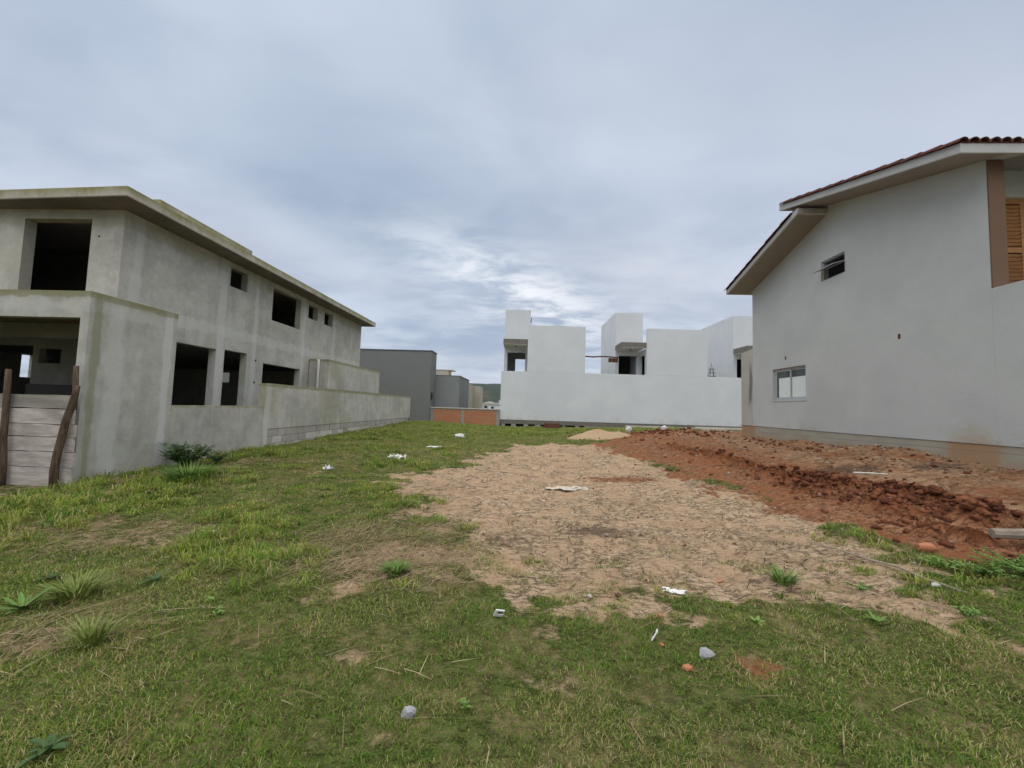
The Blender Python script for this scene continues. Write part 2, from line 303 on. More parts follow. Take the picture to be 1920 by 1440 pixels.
def wood_f(a, c2, sc=(1., 14., 14.), warm=None):
    def f(gg, b):
        p = gg.pos(); o = gg.n('ShaderNodeObjectInfo')
        n = gg.noise(gg.scale(p, sc), 1.6, 6, .65, .5); k = gg.noise(p, 2.4, 4)
        c = gg.mix(gg.sm(n, .3, .72), a, c2); c = gg.mix(gg.math('MULTIPLY', gg.sm(k, .5, .75), .45), c, tuple(q*.55 for q in a))
        c = gg.mix(gg.math('MULTIPLY', o.outputs['Random'], .28), c, tuple(q*.6 for q in c2))
        gg.put(b.inputs['Base Color'], c); bump(gg, b, n, .45, .006)
    return f
M['plank'] = mat('weathered_plank', wood_f((.36, .31, .275), (.60, .54, .495), (1.6, 9., 9.)))
M['plank_top'] = mat('lichen_grey_plank', wood_f((.22, .205, .165), (.38, .36, .31), (1.3, 9., 9.)))
M['post'] = mat('bark_post', wood_f((.035, .023, .017), (.17, .115, .075), (22., 22., 2.)))
M['shutter'] = mat('oiled_timber', wood_f((.33, .155, .06), (.50, .26, .11), (3., 20., 20.)))
M['pale_wood'] = mat('pale_timber', wood_f((.52, .47, .37), (.72, .68, .58), (2., 9., 9.)))
M['old_wood'] = mat('grey_timber', wood_f((.20, .16, .12), (.40, .34, .27), (3., 9., 9.)))
M['pergola'] = mat('brown_timber', wood_f((.09, .04, .025), (.20, .09, .05), (2., 9., 9.)))
def brick_f(gg, b):
    n = gg.noise(gg.pos(), 6, 5, .6); c = gg.mix(n, (.42, .145, .06), (.66, .29, .14))
    gg.put(b.inputs['Base Color'], gg.mix(gg.math('MULTIPLY', gg.sm(gg.noise(gg.pos(), 1.1, 4), .5, .7), .4), c, (.52, .33, .2))); bump(gg, b, n, .2, .01)
M['brick'] = mat('hollow_clay_brick', brick_f)
M['mortar'] = plain('pale_mortar', (.46, .40, .33), .95, .2, 6)
M['coping'] = plain('pale_coping', (.56, .53, .48), .85, .15, 5)
M['pvc'] = plain('white_pvc', (.68, .67, .62), .5, .06, 5, .4)
M['litter'] = plain('white_plastic_litter', (.80, .79, .77), .55, .1, 9, .4)
M['black'] = plain('black_plastic', (.015, .015, .017), .5, .1, 9, .4)
M['stone'] = plain('grey_stone', (.34, .345, .35), .9, .45, 14, .2, 0., .5)
M['stone_w'] = plain('white_stone', (.66, .65, .62), .9, .2, 14, .2, 0., .4)
M['chip'] = plain('orange_brick_chip', (.46, .19, .10), .9, .25, 20, .2, 0., .3)
M['dry_sand'] = plain('dry_sand', (.43, .305, .19), .95, .18, 12, .1, 0., .5)
def attr_f(rough=.75, trans=.0):
    def f(gg, b):
        a = gg.n('ShaderNodeAttribute', attribute_name='col'); gg.put(b.inputs['Base Color'], a.outputs['Color']); b.inputs['Roughness'].default_value = rough
        b.inputs['Specular IOR Level'].default_value = .12
        tr = gg.n('ShaderNodeBsdfTranslucent'); gg.put(tr.inputs[0], a.outputs['Color']); mxs = gg.n('ShaderNodeMixShader'); mxs.inputs[0].default_value = .35
        out = [q for q in gg.nt.nodes if q.type == 'OUTPUT_MATERIAL'][0]; gg.nt.links.new(b.outputs[0], mxs.inputs[1]); gg.nt.links.new(tr.outputs[0], mxs.inputs[2]); gg.nt.links.new(mxs.outputs[0], out.inputs[0])
    return f
M['blades'] = mat('grass_blades', attr_f())
def leaf_f(a, c2):
    def f(gg, b):
        o = gg.n('ShaderNodeObjectInfo'); n = gg.noise(gg.pos(), 23, 3)
        gg.put(b.inputs['Base Color'], gg.mix(n, a, c2)); b.inputs['Roughness'].default_value = .55; b.inputs['Specular IOR Level'].default_value = .3
    return f
M['leaf_dark'] = mat('dark_green_leaf', leaf_f((.028, .066, .020), (.075, .14, .035)))
M['leaf_mid'] = mat('mid_green_leaf', leaf_f((.085, .165, .03), (.16, .27, .05)))
M['leaf_lime'] = mat('lime_green_leaf', leaf_f((.13, .24, .045), (.24, .36, .08)))
M['leaf_yel'] = mat('yellow_green_leaf', leaf_f((.12, .17, .03), (.22, .26, .06)))
def clod_f(gg, b):
    n = gg.noise(gg.pos(), 10, 5, .65); a = gg.n('ShaderNodeAttribute', attribute_name='col')
    gg.put(b.inputs['Base Color'], gg.mix(n, a.outputs['Color'], gg.mix(.5, a.outputs['Color'], (.05, .02, .012)))); b.inputs['Roughness'].default_value = .97
    bump(gg, b, gg.noise(gg.pos(), 45, 4), .6, .01)
M['clod'] = mat('red_clay_clod', clod_f)
def ground_f(gg, b):
    p = gg.pos(); a = gg.n('ShaderNodeAttribute', attribute_name='masks'); sr = gg.n('ShaderNodeSeparateColor'); gg.put(sr.inputs[0], a.outputs['Color'])
    s, r, dk = sr.outputs[0], sr.outputs[1], sr.outputs[2]; rid = a.outputs['Alpha']
    f1 = gg.noise(p, 2.2, 6, .65, .3); f2 = gg.noise(p, 11, 6, .68); f3 = gg.noise(p, 55, 4, .65)
    streak = gg.noise(gg.scale(p, (4.5, 13., 6.)), 1.5, 6, .7, 1.)
    crack = gg.mul(gg.sm(gg.math('ABSOLUTE', gg.math('SUBTRACT', gg.noise(gg.scale(p, (3.2, 8., 4.)), 1.7, 6, .7, .6), .5)), .03, .0), gg.sm(f1, .42, .6))
    sand = gg.mix(gg.sm(f1, .3, .72), (.56, .38, .235), (.72, .54, .36))
    sand = gg.mix(gg.math('MULTIPLY', gg.sm(f2, .50, .66), .5), sand, (.34, .21, .12))
    sand = gg.mix(gg.math('MULTIPLY', gg.sm(streak, .54, .66), .6), sand, (.27, .17, .098))
    sand = gg.mix(gg.math('MULTIPLY', crack, .55), sand, (.19, .12, .07))
    sand = gg.mix(gg.math('MULTIPLY', gg.sm(f3, .57, .72), .55), sand, (.76, .60, .43))
    red = gg.mix(gg.sm(f1, .32, .7), (.32, .13, .06), (.50, .27, .15))
    red = gg.mix(gg.math('MULTIPLY', gg.sm(f2, .46, .66), .65), red, (.20, .07, .03))
    red = gg.mix(gg.math('MULTIPLY', gg.sm(f3, .58, .74), .4), red, (.50, .30, .18))
    px, py, pz = gg.sep(p)
    tan = gg.mul(gg.sm(px, 5.2, 6.4), gg.sm(gg.noise(gg.scale(p, (1.4, .7, 1.)), 1.1, 5, .6), .34, .58))
    red = gg.mix(gg.math('MULTIPLY', tan, .8), red, gg.mix(gg.sm(f2, .35, .65), (.60, .42, .26), (.36, .21, .115)))
    red = gg.mix(gg.math('MULTIPLY', rid, .75), red, gg.mix(gg.sm(f2, .35, .65), (.30, .105, .045), (.12, .036, .015)))
    soil = gg.mix(gg.sm(f2, .35, .66), (.11, .10, .036), (.30, .24, .12))
    soil = gg.mix(gg.math('MULTIPLY', gg.sm(f1, .40, .62), .7), soil, (.105, .155, .034))
    e = gg.math('MULTIPLY', gg.math('SUBTRACT', f2, .5), 1.2)
    c = gg.mix(gg.sm(gg.math('ADD', s, e), .3, .65), soil, sand)
    c = gg.mix(gg.sm(gg.math('ADD', r, e), .3, .65), c, red)
    c = gg.mix(gg.math('MULTIPLY', gg.sm(gg.math('ADD', dk, gg.math('MULTIPLY', gg.math('SUBTRACT', f2, .5), 2.2)), .35, .9), .62), c, (.105, .085, .066))
    far = gg.sm(py, 40., 90.)
    c = gg.mix(far, c, gg.mix(f1, (.05, .075, .03), (.09, .10, .05)))
    gg.put(b.inputs['Base Color'], c); b.inputs['Roughness'].default_value = .97; b.inputs['Specular IOR Level'].default_value = .08
    bump(gg, b, gg.math('ADD', gg.math('ADD', gg.math('MULTIPLY', f2, 1.), gg.math('MULTIPLY', f3, .6)), gg.math('MULTIPLY', gg.math('SUBTRACT', streak, crack), .8)), 1., .05)
M['ground'] = mat('lot_soil', ground_f)
def hill_f(gg, b):
    p = gg.pos(); n = gg.noise(p, .03, 6, .65); n2 = gg.vor(p, .16)
    c = gg.mix(n, (.018, .034, .018), (.045, .06, .028)); c = gg.mix(gg.math('MULTIPLY', gg.sm(gg.noise(p, .012, 4), .58, .68), .7), c, (.13, .095, .06))
    gg.put(b.inputs['Base Color'], gg.mix(gg.math('MULTIPLY', n2, .4), c, (.015, .025, .014))); b.inputs['Roughness'].default_value = 1.
M['hill'] = mat('wooded_hill', hill_f)

# ------------------------------------------------------------------ mesh helpers
class MB:
    def __init__(s): s.v = []; s.f = []
    def add(s, vs_, fs):
        o = len(s.v); s.v += [tuple(q) for q in vs_]; s.f += [tuple(i+o for i in f) for f in fs]; return s
    def box(s, x0, x1, y0, y1, z0, z1):
        return s.add([(x0,y0,z0),(x1,y0,z0),(x1,y1,z0),(x0,y1,z0),(x0,y0,z1),(x1,y0,z1),(x1,y1,z1),(x0,y1,z1)],
                     [(0,3,2,1),(4,5,6,7),(0,1,5,4),(1,2,6,5),(2,3,7,6),(3,0,4,7)])
    def prism(s, poly, axis, a, b_):
        """poly: list of 2D points (counter-clockwise) in the other two axes, extruded along axis"""
        n = len(poly)
        P = (lambda q, t: (t, q[0], q[1])) if axis == 'x' else ((lambda q, t: (q[0], t, q[1])) if axis == 'y' else (lambda q, t: (q[0], q[1], t)))
        vs_ = [P(q, a) for q in poly]+[P(q, b_) for q in poly]
        return s.add(vs_, [tuple(range(n-1, -1, -1)), tuple(range(n, 2*n))]+[(i, (i+1) % n, n+(i+1) % n, n+i) for i in range(n)])
    def tube(s, pts, radii, seg=8, cap=True):
        pts = [Vector(q) for q in pts]; rings = []; o = len(s.v)
        for i, q in enumerate(pts):
            tdir = (pts[min(i+1, len(pts)-1)]-pts[max(i-1, 0)]).normalized()
            a = tdir.cross(Vector((0, 0, 1)) if abs(tdir.z) < .9 else Vector((1, 0, 0))).normalized(); c = tdir.cross(a)
            rr = radii[i] if hasattr(radii, '__len__') else radii
            s.v += [tuple(q+(a*math.cos(k*2*math.pi/seg)+c*math.sin(k*2*math.pi/seg))*rr) for k in range(seg)]
        for i in range(len(pts)-1):
            for k in range(seg): s.f.append((o+i*seg+k, o+i*seg+(k+1) % seg, o+(i+1)*seg+(k+1) % seg, o+(i+1)*seg+k))
        if cap: s.f.append(tuple(o+k for k in range(seg))); e = o+(len(pts)-1)*seg; s.f.append(tuple(e+k for k in range(seg-1, -1, -1)))
        return s
    def wall(s, O, U, T, u, z, holes=(), top=None, cuts=()):
        """thick wall: front-face origin O, direction U, thickness vector T (2D), real openings"""
        us = sorted({u[0], u[1], *cuts, *[h[0] for h in holes], *[h[1] for h in holes]}); zs = sorted({z[0], z[1], *[h[2] for h in holes], *[h[3] for h in holes]})
        us = [q for q in us if u[0] <= q <= u[1]]; zs = [q for q in zs if z[0] <= q <= z[1]]
        idx = {}
        def vid(i, k, b_):
            if (i, k, b_) not in idx:
                q = us[i]; zt = zs[k]
                if top and k == len(zs)-1: zt = top(q)
                idx[i, k, b_] = len(s.v); s.v.append((O[0]+U[0]*q+T[0]*b_, O[1]+U[1]*q+T[1]*b_, zt))
            return idx[i, k, b_]
        def solid(i, k):
            if not (0 <= i < len(us)-1 and 0 <= k < len(zs)-1): return False
            cu = (us[i]+us[i+1])/2; cz = (zs[k]+zs[k+1])/2
            return not any(h[0] < cu < h[1] and h[2] < cz < h[3] for h in holes)
        for i in range(len(us)-1):
            for k in range(len(zs)-1):
                if not solid(i, k): continue
                s.f.append((vid(i,k,0), vid(i+1,k,0), vid(i+1,k+1,0), vid(i,k+1,0))); s.f.append((vid(i,k+1,1), vid(i+1,k+1,1), vid(i+1,k,1), vid(i,k,1)))
                if not solid(i-1, k): s.f.append((vid(i,k,0), vid(i,k+1,0), vid(i,k+1,1), vid(i,k,1)))
                if not solid(i+1, k): s.f.append((vid(i+1,k+1,0), vid(i+1,k,0), vid(i+1,k,1), vid(i+1,k+1,1)))
                if not solid(i, k-1): s.f.append((vid(i+1,k,0), vid(i,k,0), vid(i,k,1), vid(i+1,k,1)))
                if not solid(i, k+1): s.f.append((vid(i,k+1,0), vid(i+1,k+1,0), vid(i+1,k+1,1), vid(i,k+1,1)))
        return s
    def build(s, name, material, parent=None, shift=None, smooth=False, bevel=0., kind=None, recalc=True):
        me = bpy.data.meshes.new(name)
        sh = shift if shift is not None else (parent.get('_o', (0, 0, 0)) if parent is not None else (0, 0, 0))
        me.from_pydata([(a-sh[0], b_-sh[1], c-sh[2]) for a, b_, c in s.v], [], s.f)
        if recalc:
            import bmesh
            bm = bmesh.new(); bm.from_mesh(me); bmesh.ops.recalc_face_normals(bm, faces=bm.faces); bm.to_mesh(me); bm.free()
        me.materials.append(M[material]); o = bpy.data.objects.new(name, me); COL.objects.link(o)
        if smooth:
            for q in me.polygons: q.use_smooth = True
        if bevel:
            bv = o.modifiers.new('bevel', 'BEVEL'); bv.width = bevel; bv.segments = 2; bv.limit_method = 'ANGLE'; bv.angle_limit = R(40)
        if parent is not None: o.parent = parent; o['_o'] = tuple(sh)
        elif shift is not None: o.location = shift
        if kind: o['kind'] = kind
        return o
def thing(name, label, cat, loc=(0, 0, 0), rz=0., group=None):
    o = bpy.data.objects.new(name, None); COL.objects.link(o); o.location = loc; o.rotation_euler.z = rz; o.empty_display_size = .2
    o['label'] = label; o['category'] = cat; o['_o'] = tuple(loc) if rz == 0. else (0., 0., 0.)
    if group: o['group'] = group
    return o
def tag(o, label, cat, group=None):
    o['label'] = label; o['category'] = cat
    if group: o['group'] = group
    return o
def inst(name, me, parent, loc=(0, 0, 0), rot=(0, 0, 0), sc=(1, 1, 1)):
    o = bpy.data.objects.new(name, me); COL.objects.link(o); o.parent = parent; o.location = loc; o.rotation_euler = rot; o.scale = sc; return o
def mesh_np(name, V, Fq, material, cols=None, ft=None):
    """V (n,3); Fq (m,4) quads and/or ft (k,3) tris; cols (n,3)"""
    me = bpy.data.meshes.new(name); me.vertices.add(len(V)); me.vertices.foreach_set('co', np.asarray(V, np.float32).ravel())
    loops = []; starts = []; tot = 0
    if Fq is not None and len(Fq): loops.append(Fq.ravel()); starts.append(np.arange(len(Fq))*4); tot = len(Fq)*4
    if ft is not None and len(ft): loops.append(ft.ravel()); starts.append(tot+np.arange(len(ft))*3)
    lo = np.concatenate(loops).astype(np.int32); st = np.concatenate(starts).astype(np.int32)
    me.loops.add(len(lo)); me.loops.foreach_set('vertex_index', lo); me.polygons.add(len(st)); me.polygons.foreach_set('loop_start', st)
    me.update(calc_edges=True)
    if cols is not None:
        a = me.attributes.new('col', 'FLOAT_COLOR', 'POINT'); a.data.foreach_set('color', np.c_[cols, np.ones(len(cols))].astype(np.float32).ravel())
    me.materials.append(M[material]); o = bpy.data.objects.new(name, me); COL.objects.link(o); return o

# ================================================================== GROUND
def axis(fine0, fine1, step, far):
    a = np.arange(fine0, fine1+1e-6, step); f = np.array(far, float)
    return np.concatenate([fine0-f[::-1], a, fine1+f])
gx = axis(-7.6, 8.8, .052, (.3, .8, 1.6, 3, 6, 12, 25, 60, 150, 500, 1200, 2600))
ys = [-3.]; 
while ys[-1] < 25.6: ys.append(ys[-1]+max(.03, .0095*max(ys[-1], 0)) if ys[-1] > .8 else ys[-1]+.2)
gy = np.concatenate([[-2600, -1200, -500, -150, -50, -20, -10, -6, -4], ys, 25.6+np.array([.4, 1, 2, 4, 8, 16, 35, 80, 200, 600, 1300, 2600])])
X, Yg = np.meshgrid(gx, gy); Zg = hz(X.ravel(), Yg.ravel())
nx, ny = len(gx), len(gy); ii = np.arange((ny-1)*nx).reshape(ny-1, nx)[:, :-1].ravel()
go = mesh_np('ground', np.c_[X.ravel(), Yg.ravel(), Zg], np.c_[ii, ii+1, ii+nx+1, ii+nx], 'ground')
ms = masks(X.ravel(), Yg.ravel()); inlot = (np.abs(X.ravel()) < 14) & (Yg.ravel() < 26)
sandm = np.clip(np.maximum(ms[0], np.maximum(ms[4]*.42, ms[5]*.45)), 0, 1)*inlot
redm = np.clip(np.maximum(ms[1]*inlot, sstep(fbm(X.ravel()*10, Yg.ravel()*10, 97), .35, .65)*1.1*np.exp(-(((X.ravel()-1.42)/.16)**2+((Yg.ravel()-2.47)/.12)**2))+sstep(fbm(X.ravel()*10, Yg.ravel()*10, 97), .4, .65)*.9*np.exp(-(((X.ravel()-.15)/.14)**2+((Yg.ravel()-2.72)/.1)**2))), 0, 1)
redm = np.maximum(redm, ms[0]*.75*np.exp(-(((X.ravel()-1.9)/1.1)**2+((Yg.ravel()-8.1)/.35)**2)))
at = go.data.attributes.new('masks', 'FLOAT_COLOR', 'POINT')
at.data.foreach_set('color', np.c_[sandm, redm, ms[6]*inlot, np.clip((ms[2]*1.2+ms[3]*.6)*(.25+.9*sstep(fbm(X.ravel()*4.5, Yg.ravel()*4.5, 17), .38, .58)), 0, 1)*ms[1]].astype(np.float32).ravel())
go.data.polygons.foreach_set('use_smooth', np.ones(len(go.data.polygons), bool)); go['kind'] = 'structure'

# far wooded hill
hx = np.linspace(-900, 700, 120); hy = np.linspace(700, 1500, 40); HX, HY = np.meshgrid(hx, hy)
prof = 62*np.exp(-((HX+40)/420)**2)*(.72+.5*fbm(HX/220, HY/260, 41))*sstep(HY, 690, 940)*sstep(HY, 1500, 1250)
HZ = prof+6*(fbm(HX/24, HY/24, 44, 3)-.5)*sstep(prof, 3, 20)-1.
ii = np.arange(39*120).reshape(39, 120)[:, :-1].ravel()
hill = mesh_np('hill', np.c_[HX.ravel(), HY.ravel(), HZ.ravel()], np.c_[ii, ii+1, ii+121, ii+120], 'hill'); hill['kind'] = 'structure'

# ================================================================== LEFT: CONCRETE SHELL HOUSE
H = thing('concrete_house', 'unfinished two-storey house of bare grey cement with open window holes', 'house', (-8.5, 7.41, .1))
XW = -8.5; T_ = .2
up_holes = [(10.29,10.94,4.67,5.21),(12.1,13.65,4.11,5.19),(14.14,14.78,4.67,5.19),(15.29,15.94,4.67,5.18)]
dn_holes = [(8.81,9.98,.45,2.82),(10.27,11.12,.45,2.86),(11.84,13.83,1.35,2.66)]
MB().wall((XW, 0), (0, 1), (-T_, 0), (7.61, 18.75), (0, 5.351), up_holes+dn_holes).build('side_wall', 'cement', H)
XL = -19.
MB().wall((XW, 7.41), (-1, 0), (0, T_), (0, -XL+XW), (2.93, 5.351), [(9.2+XW, 10.69+XW, 3.16, 5.15)]).build('front_wall', 'cement', H)
MB().box(XW-T_, XW, 7.41, 7.61, 0, 2.93).build('corner_pier', 'cement', H)
MB().wall((XW-T_-.002, 18.75), (-1, 0), (0, -T_), (0, -XL+XW-T_), (0, 5.35), [(15.0-8.7, 15.6-8.7, 2.3, 2.8), (12.-8.7, 13.-8.7, 4.2, 5.1)]).build('back_wall', 'cement', H)
MB().wall((XL, 7.62), (0, 1), (T_, 0), (0, 10.9), (0, 5.35), [(5.73, 6.1, 2.06, 2.9)]).build('far_wall', 'cement', H)
# floors, roof
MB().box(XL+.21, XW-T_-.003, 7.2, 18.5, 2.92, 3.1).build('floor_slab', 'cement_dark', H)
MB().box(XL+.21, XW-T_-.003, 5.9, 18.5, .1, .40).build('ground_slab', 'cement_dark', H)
RZ = 5.36
MB().add([(-7.88,6.87,RZ),(-19.6,7.55,RZ),(-19.6,19.,RZ),(-7.88,19.,RZ),(-7.88,6.87,5.56),(-19.6,7.55,5.56),(-19.6,19.,5.56),(-7.88,19.,5.56)],
         [(0,1,2,3),(4,7,6,5),(0,4,5,1),(1,5,6,2),(2,6,7,3),(3,7,4,0)]).build('roof_slab', 'roof_edge', H, bevel=.015)
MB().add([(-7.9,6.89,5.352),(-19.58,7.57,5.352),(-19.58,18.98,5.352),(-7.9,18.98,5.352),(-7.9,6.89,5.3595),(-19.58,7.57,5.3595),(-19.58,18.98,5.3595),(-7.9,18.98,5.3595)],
         [(0,1,2,3),(4,7,6,5),(0,4,5,1),(1,5,6,2),(2,6,7,3),(3,7,4,0)]).build('soffit', 'soffit_dark', H)  # thin sheet carrying the painted underside shade
MB().box(-11.5, -8.08, 7.72, 10.5, 5.561, 5.76).build('roof_upstand', 'roof_edge', H, bevel=.015)
# upper rooms: partitions that the openings look onto
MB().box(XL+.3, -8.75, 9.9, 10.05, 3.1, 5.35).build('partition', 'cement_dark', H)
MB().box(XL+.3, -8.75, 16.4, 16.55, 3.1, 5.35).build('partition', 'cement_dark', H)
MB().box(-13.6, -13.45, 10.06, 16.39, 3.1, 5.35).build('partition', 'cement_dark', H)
for sx in (-9.86, -9.74): MB().box(sx-.03, sx+.03, 9.88, 9.899, 3.62, 3.72).build('switch_box', 'black', H)
# canopy over the car port
MB().wall((-7., 5.72), (-1, 0), (0, .15), (0, 12.), (-.1, 3.14), [(.14, 11.8, -.1, 2.71)]).build('canopy_front', 'cement_canopy', H)
MB().box(XL, -7.142, 5.872, 7.245, 2.93, 3.06).build('canopy_slab', 'formwork', H)
MB().wall((-7., 0), (0, 1), (-.14, 0), (5.87, 7.25), (-.1, 3.14)).build('canopy_side_wall', 'cement_canopy', H)
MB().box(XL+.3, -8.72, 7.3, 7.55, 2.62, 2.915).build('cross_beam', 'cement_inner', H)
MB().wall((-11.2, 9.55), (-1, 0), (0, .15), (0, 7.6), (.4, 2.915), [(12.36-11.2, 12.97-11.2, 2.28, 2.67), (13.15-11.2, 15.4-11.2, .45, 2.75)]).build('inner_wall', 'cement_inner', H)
MB().box(-13.02, -12.3, 9.9, 9.95, 2.1, 2.8).build('dark_backing', 'void', H)  # dark sheet added behind the small window to read as unlit room
MB().box(-13.1, -11.21, 9.44, 9.548, .401, 1.72).build('damp_course', 'dado', H)
for i, (yy, zz_) in enumerate(((11.5, 2.70), (11.5, 2.02))): MB().tube([(XW-.05, yy, zz_), (XW+.004, yy, zz_)], .035, 10).build('pipe_hole', 'black', H)
MB().tube([(-9.02, 7.46, 4.78), (-9.02, 7.406, 4.78)], .022, 10).build('pipe_hole', 'black', H)
# rear service volume with a down pipe
MB().box(-8.48, -7.7, 14.37, 19.4, 0, 3.12).build('annex', 'cement_wall', H, bevel=.012)
dp = MB().tube([(-8.07, 14.28, .3), (-8.07, 14.28, 2.98), (-8.075, 14.30, 3.05), (-8.12, 14.34, 3.08)], .048, 12).build('drain_pipe', 'pvc', H, smooth=True)

# ------------------------------------------------------------------ boundary wall
B = thing('boundary_wall', 'stepped grey cement boundary wall with bare block base beside the shell house', 'wall', (-7.1, 14., .2))
MB().box(-7.15, -7.0, 7.252, 9.90, -.1, 1.33).build('low_section', 'cement_low', B, bevel=.012)
MB().box(-7.17, -6.99, 9.902, 10.10, -.1, 1.93).build('end_pier', 'cement_wall', B, bevel=.012)
MB().box(-7.16, -6.985, 10.102, 22.45, .71, 1.94).build('render_panel', 'cement_wall', B, bevel=.01)
MB().box(-7.15, -7.02, 10.102, 22.45, -.1, .708).build('core', 'cement_dark', B)
bm_ = MB().box(-.06, .06, -.195, .195, -.095, .095)
blk = bm_.build('block', 'block', B, shift=(0, 0, 0), bevel=0.); blkd = blk.data; bpy.data.objects.remove(blk)
blk2 = blkd.copy(); blk2.materials.clear(); blk2.materials.append(M['block_pale'])
k = 0
for row, zc in enumerate((.608, .408, .208)):
    yy = 10.305-(.2 if row % 2 else 0)
    while yy < 22.3:
        y1 = max(yy, 10.3)
        if zc > hz1(-6.95, y1)-.16:
            inst('block', blk2 if (row and random.random() < .6) else blkd, B, (-7.055+random.uniform(-.006, .006)+7.1, y1-14., zc-.2), (0, 0, random.uniform(-.008, .008)), (1, 1, 1))
        yy += .402

# ------------------------------------------------------------------ plank fence
P = thing('plank_fence', 'weathered pinkish plank fence nailed to crooked posts in front of the car port', 'fence', (-7.8, 5.5, .12))
zb = [.10, .39, .62, .84, 1.03, 1.265, 1.475]
for i in range(6):
    xr = (-6.8, -6.79, -6.83, -6.81, -6.85, -6.86)[i]; th = random.uniform(.03, .038); z0, z1 = zb[i]+.005, zb[i+1]-.006
    for (xa, xb) in ((-10.9, -9.1+random.uniform(-.1, .1)), (-9.08+random.uniform(.03, .1), xr)):
        mb = MB(); n = 14; o = 0; vs_ = []
        for q in range(n+1):
            xx = xa+(xb-xa)*q/n; e0 = random.uniform(-.006, .004); e1 = random.uniform(-.005, .006); w_ = .006*math.sin(q*.9+i)
            sl = -.028*(xx+6.8) if False else 0
            vs_ += [(xx, 5.52+w_, z0+e0), (xx, 5.52+w_, z1+e1), (xx, 5.52+th+w_, z1+e1), (xx, 5.52+th+w_, z0+e0)]
        fs = [(0, 1, 2, 3), (4*n, 4*n+3, 4*n+2, 4*n+1)]
        for q in range(n):
            for c in range(4): fs.append((4*q+c, 4*q+4+c, 4*q+4+(c+1) % 4, 4*q+(c+1) % 4))
        mb.add(vs_, fs).build('board', 'plank_top' if i == 5 else 'plank', P)
def post(pts, rad, y):
    MB().tube([(a, y+random.uniform(-.012, .012), b_) for a, b_ in pts], rad, 9).build('post', 'post', P, smooth=True)
post([(-7.79, .05), (-7.80, .4), (-7.82, .8), (-7.85, 1.2), (-7.855, 1.5), (-7.88, 1.84)], [.044, .042, .041, .040, .038, .034], 5.455)
post([(-6.96, .05), (-6.97, .35), (-6.94, .6), (-6.92, .85), (-6.86, 1.1), (-6.80, 1.32), (-6.76, 1.5), (-6.73, 1.62)], [.052, .050, .048, .048, .046, .045, .040, .028], 5.45)
post([(-6.96, 1.2), (-6.965, 1.5), (-6.975, 1.93)], [.035, .035, .033], 5.60)

# ================================================================== GREY HOUSE AND BEIGE BLOCK BEHIND
GH = thing('grey_house', 'smooth mid-grey flat-roofed house behind the boundary wall', 'house', (-10., 26., .35))
MB().box(-24., -6.41, 24.65, 26.0, 0, 4.98).build('main_block', 'graphite', GH, bevel=.01)
MB().box(-24.03, -6.38, 24.62, 26.03, 4.982, 5.04).build('parapet_cap', 'capmetal', GH)
MB().box(-6.8, -4.78, 26.032, 30.2, 0, 3.50).build('side_block', 'graphite2', GH, bevel=.01)
MB().box(-6.83, -4.75, 26.034, 30.23, 3.502, 3.55).build('parapet_cap', 'capmetal', GH)
wn = MB().box(-6.409, -6.395, 24.78, 25.3, 1.80, 2.30).build('window', 'capmetal', GH); MB().box(-6.394, -6.388, 24.83, 25.25, 1.85, 2.25).build('pane', 'black', wn)
BH = thing('beige_house', 'pale beige block rising behind the grey house', 'house', (-6.4, 32., .3))
MB().box(-9.5, -6.85, 32., 33.3, 0, 4.44).build('upper_block', 'beige', BH); MB().box(-9.54, -6.45, 31.96, 33.34, 4.442, 4.50).build('parapet_cap', 'coping', BH)
MB().box(-6.4, -4.93, 31.2, 33.6, 0, 3.30).build('wall', 'beige', BH); MB().box(-6.3, -4.35, 33.6, 36., 0, 3.25).build('wall', 'beige', BH)

# ------------------------------------------------------------------ brick garden wall
BW = thing('brick_wall', 'low orange hollow-brick wall with pale coping between grey and white houses', 'wall', (-4.2, 24.9, .33))
for xc, wd in ((-6.30, .2), (-4.28, .2), (-1.98, .22)): MB().box(xc-wd/2, xc+wd/2, 24.83, 25.02, .1, 1.30).build('pillar', 'raw_conc', BW, bevel=.01)
MB().box(-6.45, -1.88, 24.78, 25.06, 1.302, 1.365).build('coping', 'coping', BW, bevel=.008)
for xa, xb in ((-6.198, -4.382), (-4.178, -2.092)):
    MB().box(xa, xb, 24.875, 25.0, .1, 1.30).build('mortar_bed', 'mortar', BW)
    mb = MB(); zc = .245; row = 0
    while zc < 1.25:
        xx = xa+.002-(.12 if row % 2 else 0)
        while xx < xb-.03:
            a, b_ = max(xx, xa+.002), min(xx+.235, xb-.002)
            if b_-a > .03: mb.box(a, b_, 24.846+random.uniform(-.006, .006), 24.98, zc-.047, zc+.047)
            xx += .248
        zc += .131; row += 1
    mb.build('brick_courses', 'brick', BW, kind='stuff')

# ================================================================== WHITE HOUSES AT THE BACK
WA = .033; WO = (-1.86, 25., .3)
def wthing(name, label, cat, group=None): return thing(name, label, cat, (WO[0], WO[1], 0.), WA, group)
WW = wthing('white_wall', 'long white painted wall across the far end of the lot', 'wall')
MB().box(0, 17.6, 0, .2, .70, 3.87).build('painted_face', 'white', WW, bevel=.01)
MB().box(0.01, 17.6, .015, .22, .44, .698).build('grade_beam', 'hood', WW)
MB().box(.02, 17.6, .5, .7, .05, 3.2).build('dark_gap_panel', 'void', WW)  # near-black sheet standing in for shade behind the pier gaps
for q in (.1, .75, 1.55, 2.3, 3.15, 4.1, 4.9): MB().box(q, q+(.25, .14, .3, .12, .3, .12, .35)[int(q*3) % 7], .03, .2, .05, .438).build('pier', 'raw_conc', WW)
MB().box(5.5, 17.6, .03, .2, .05, .438).build('footing', 'raw_conc', WW)
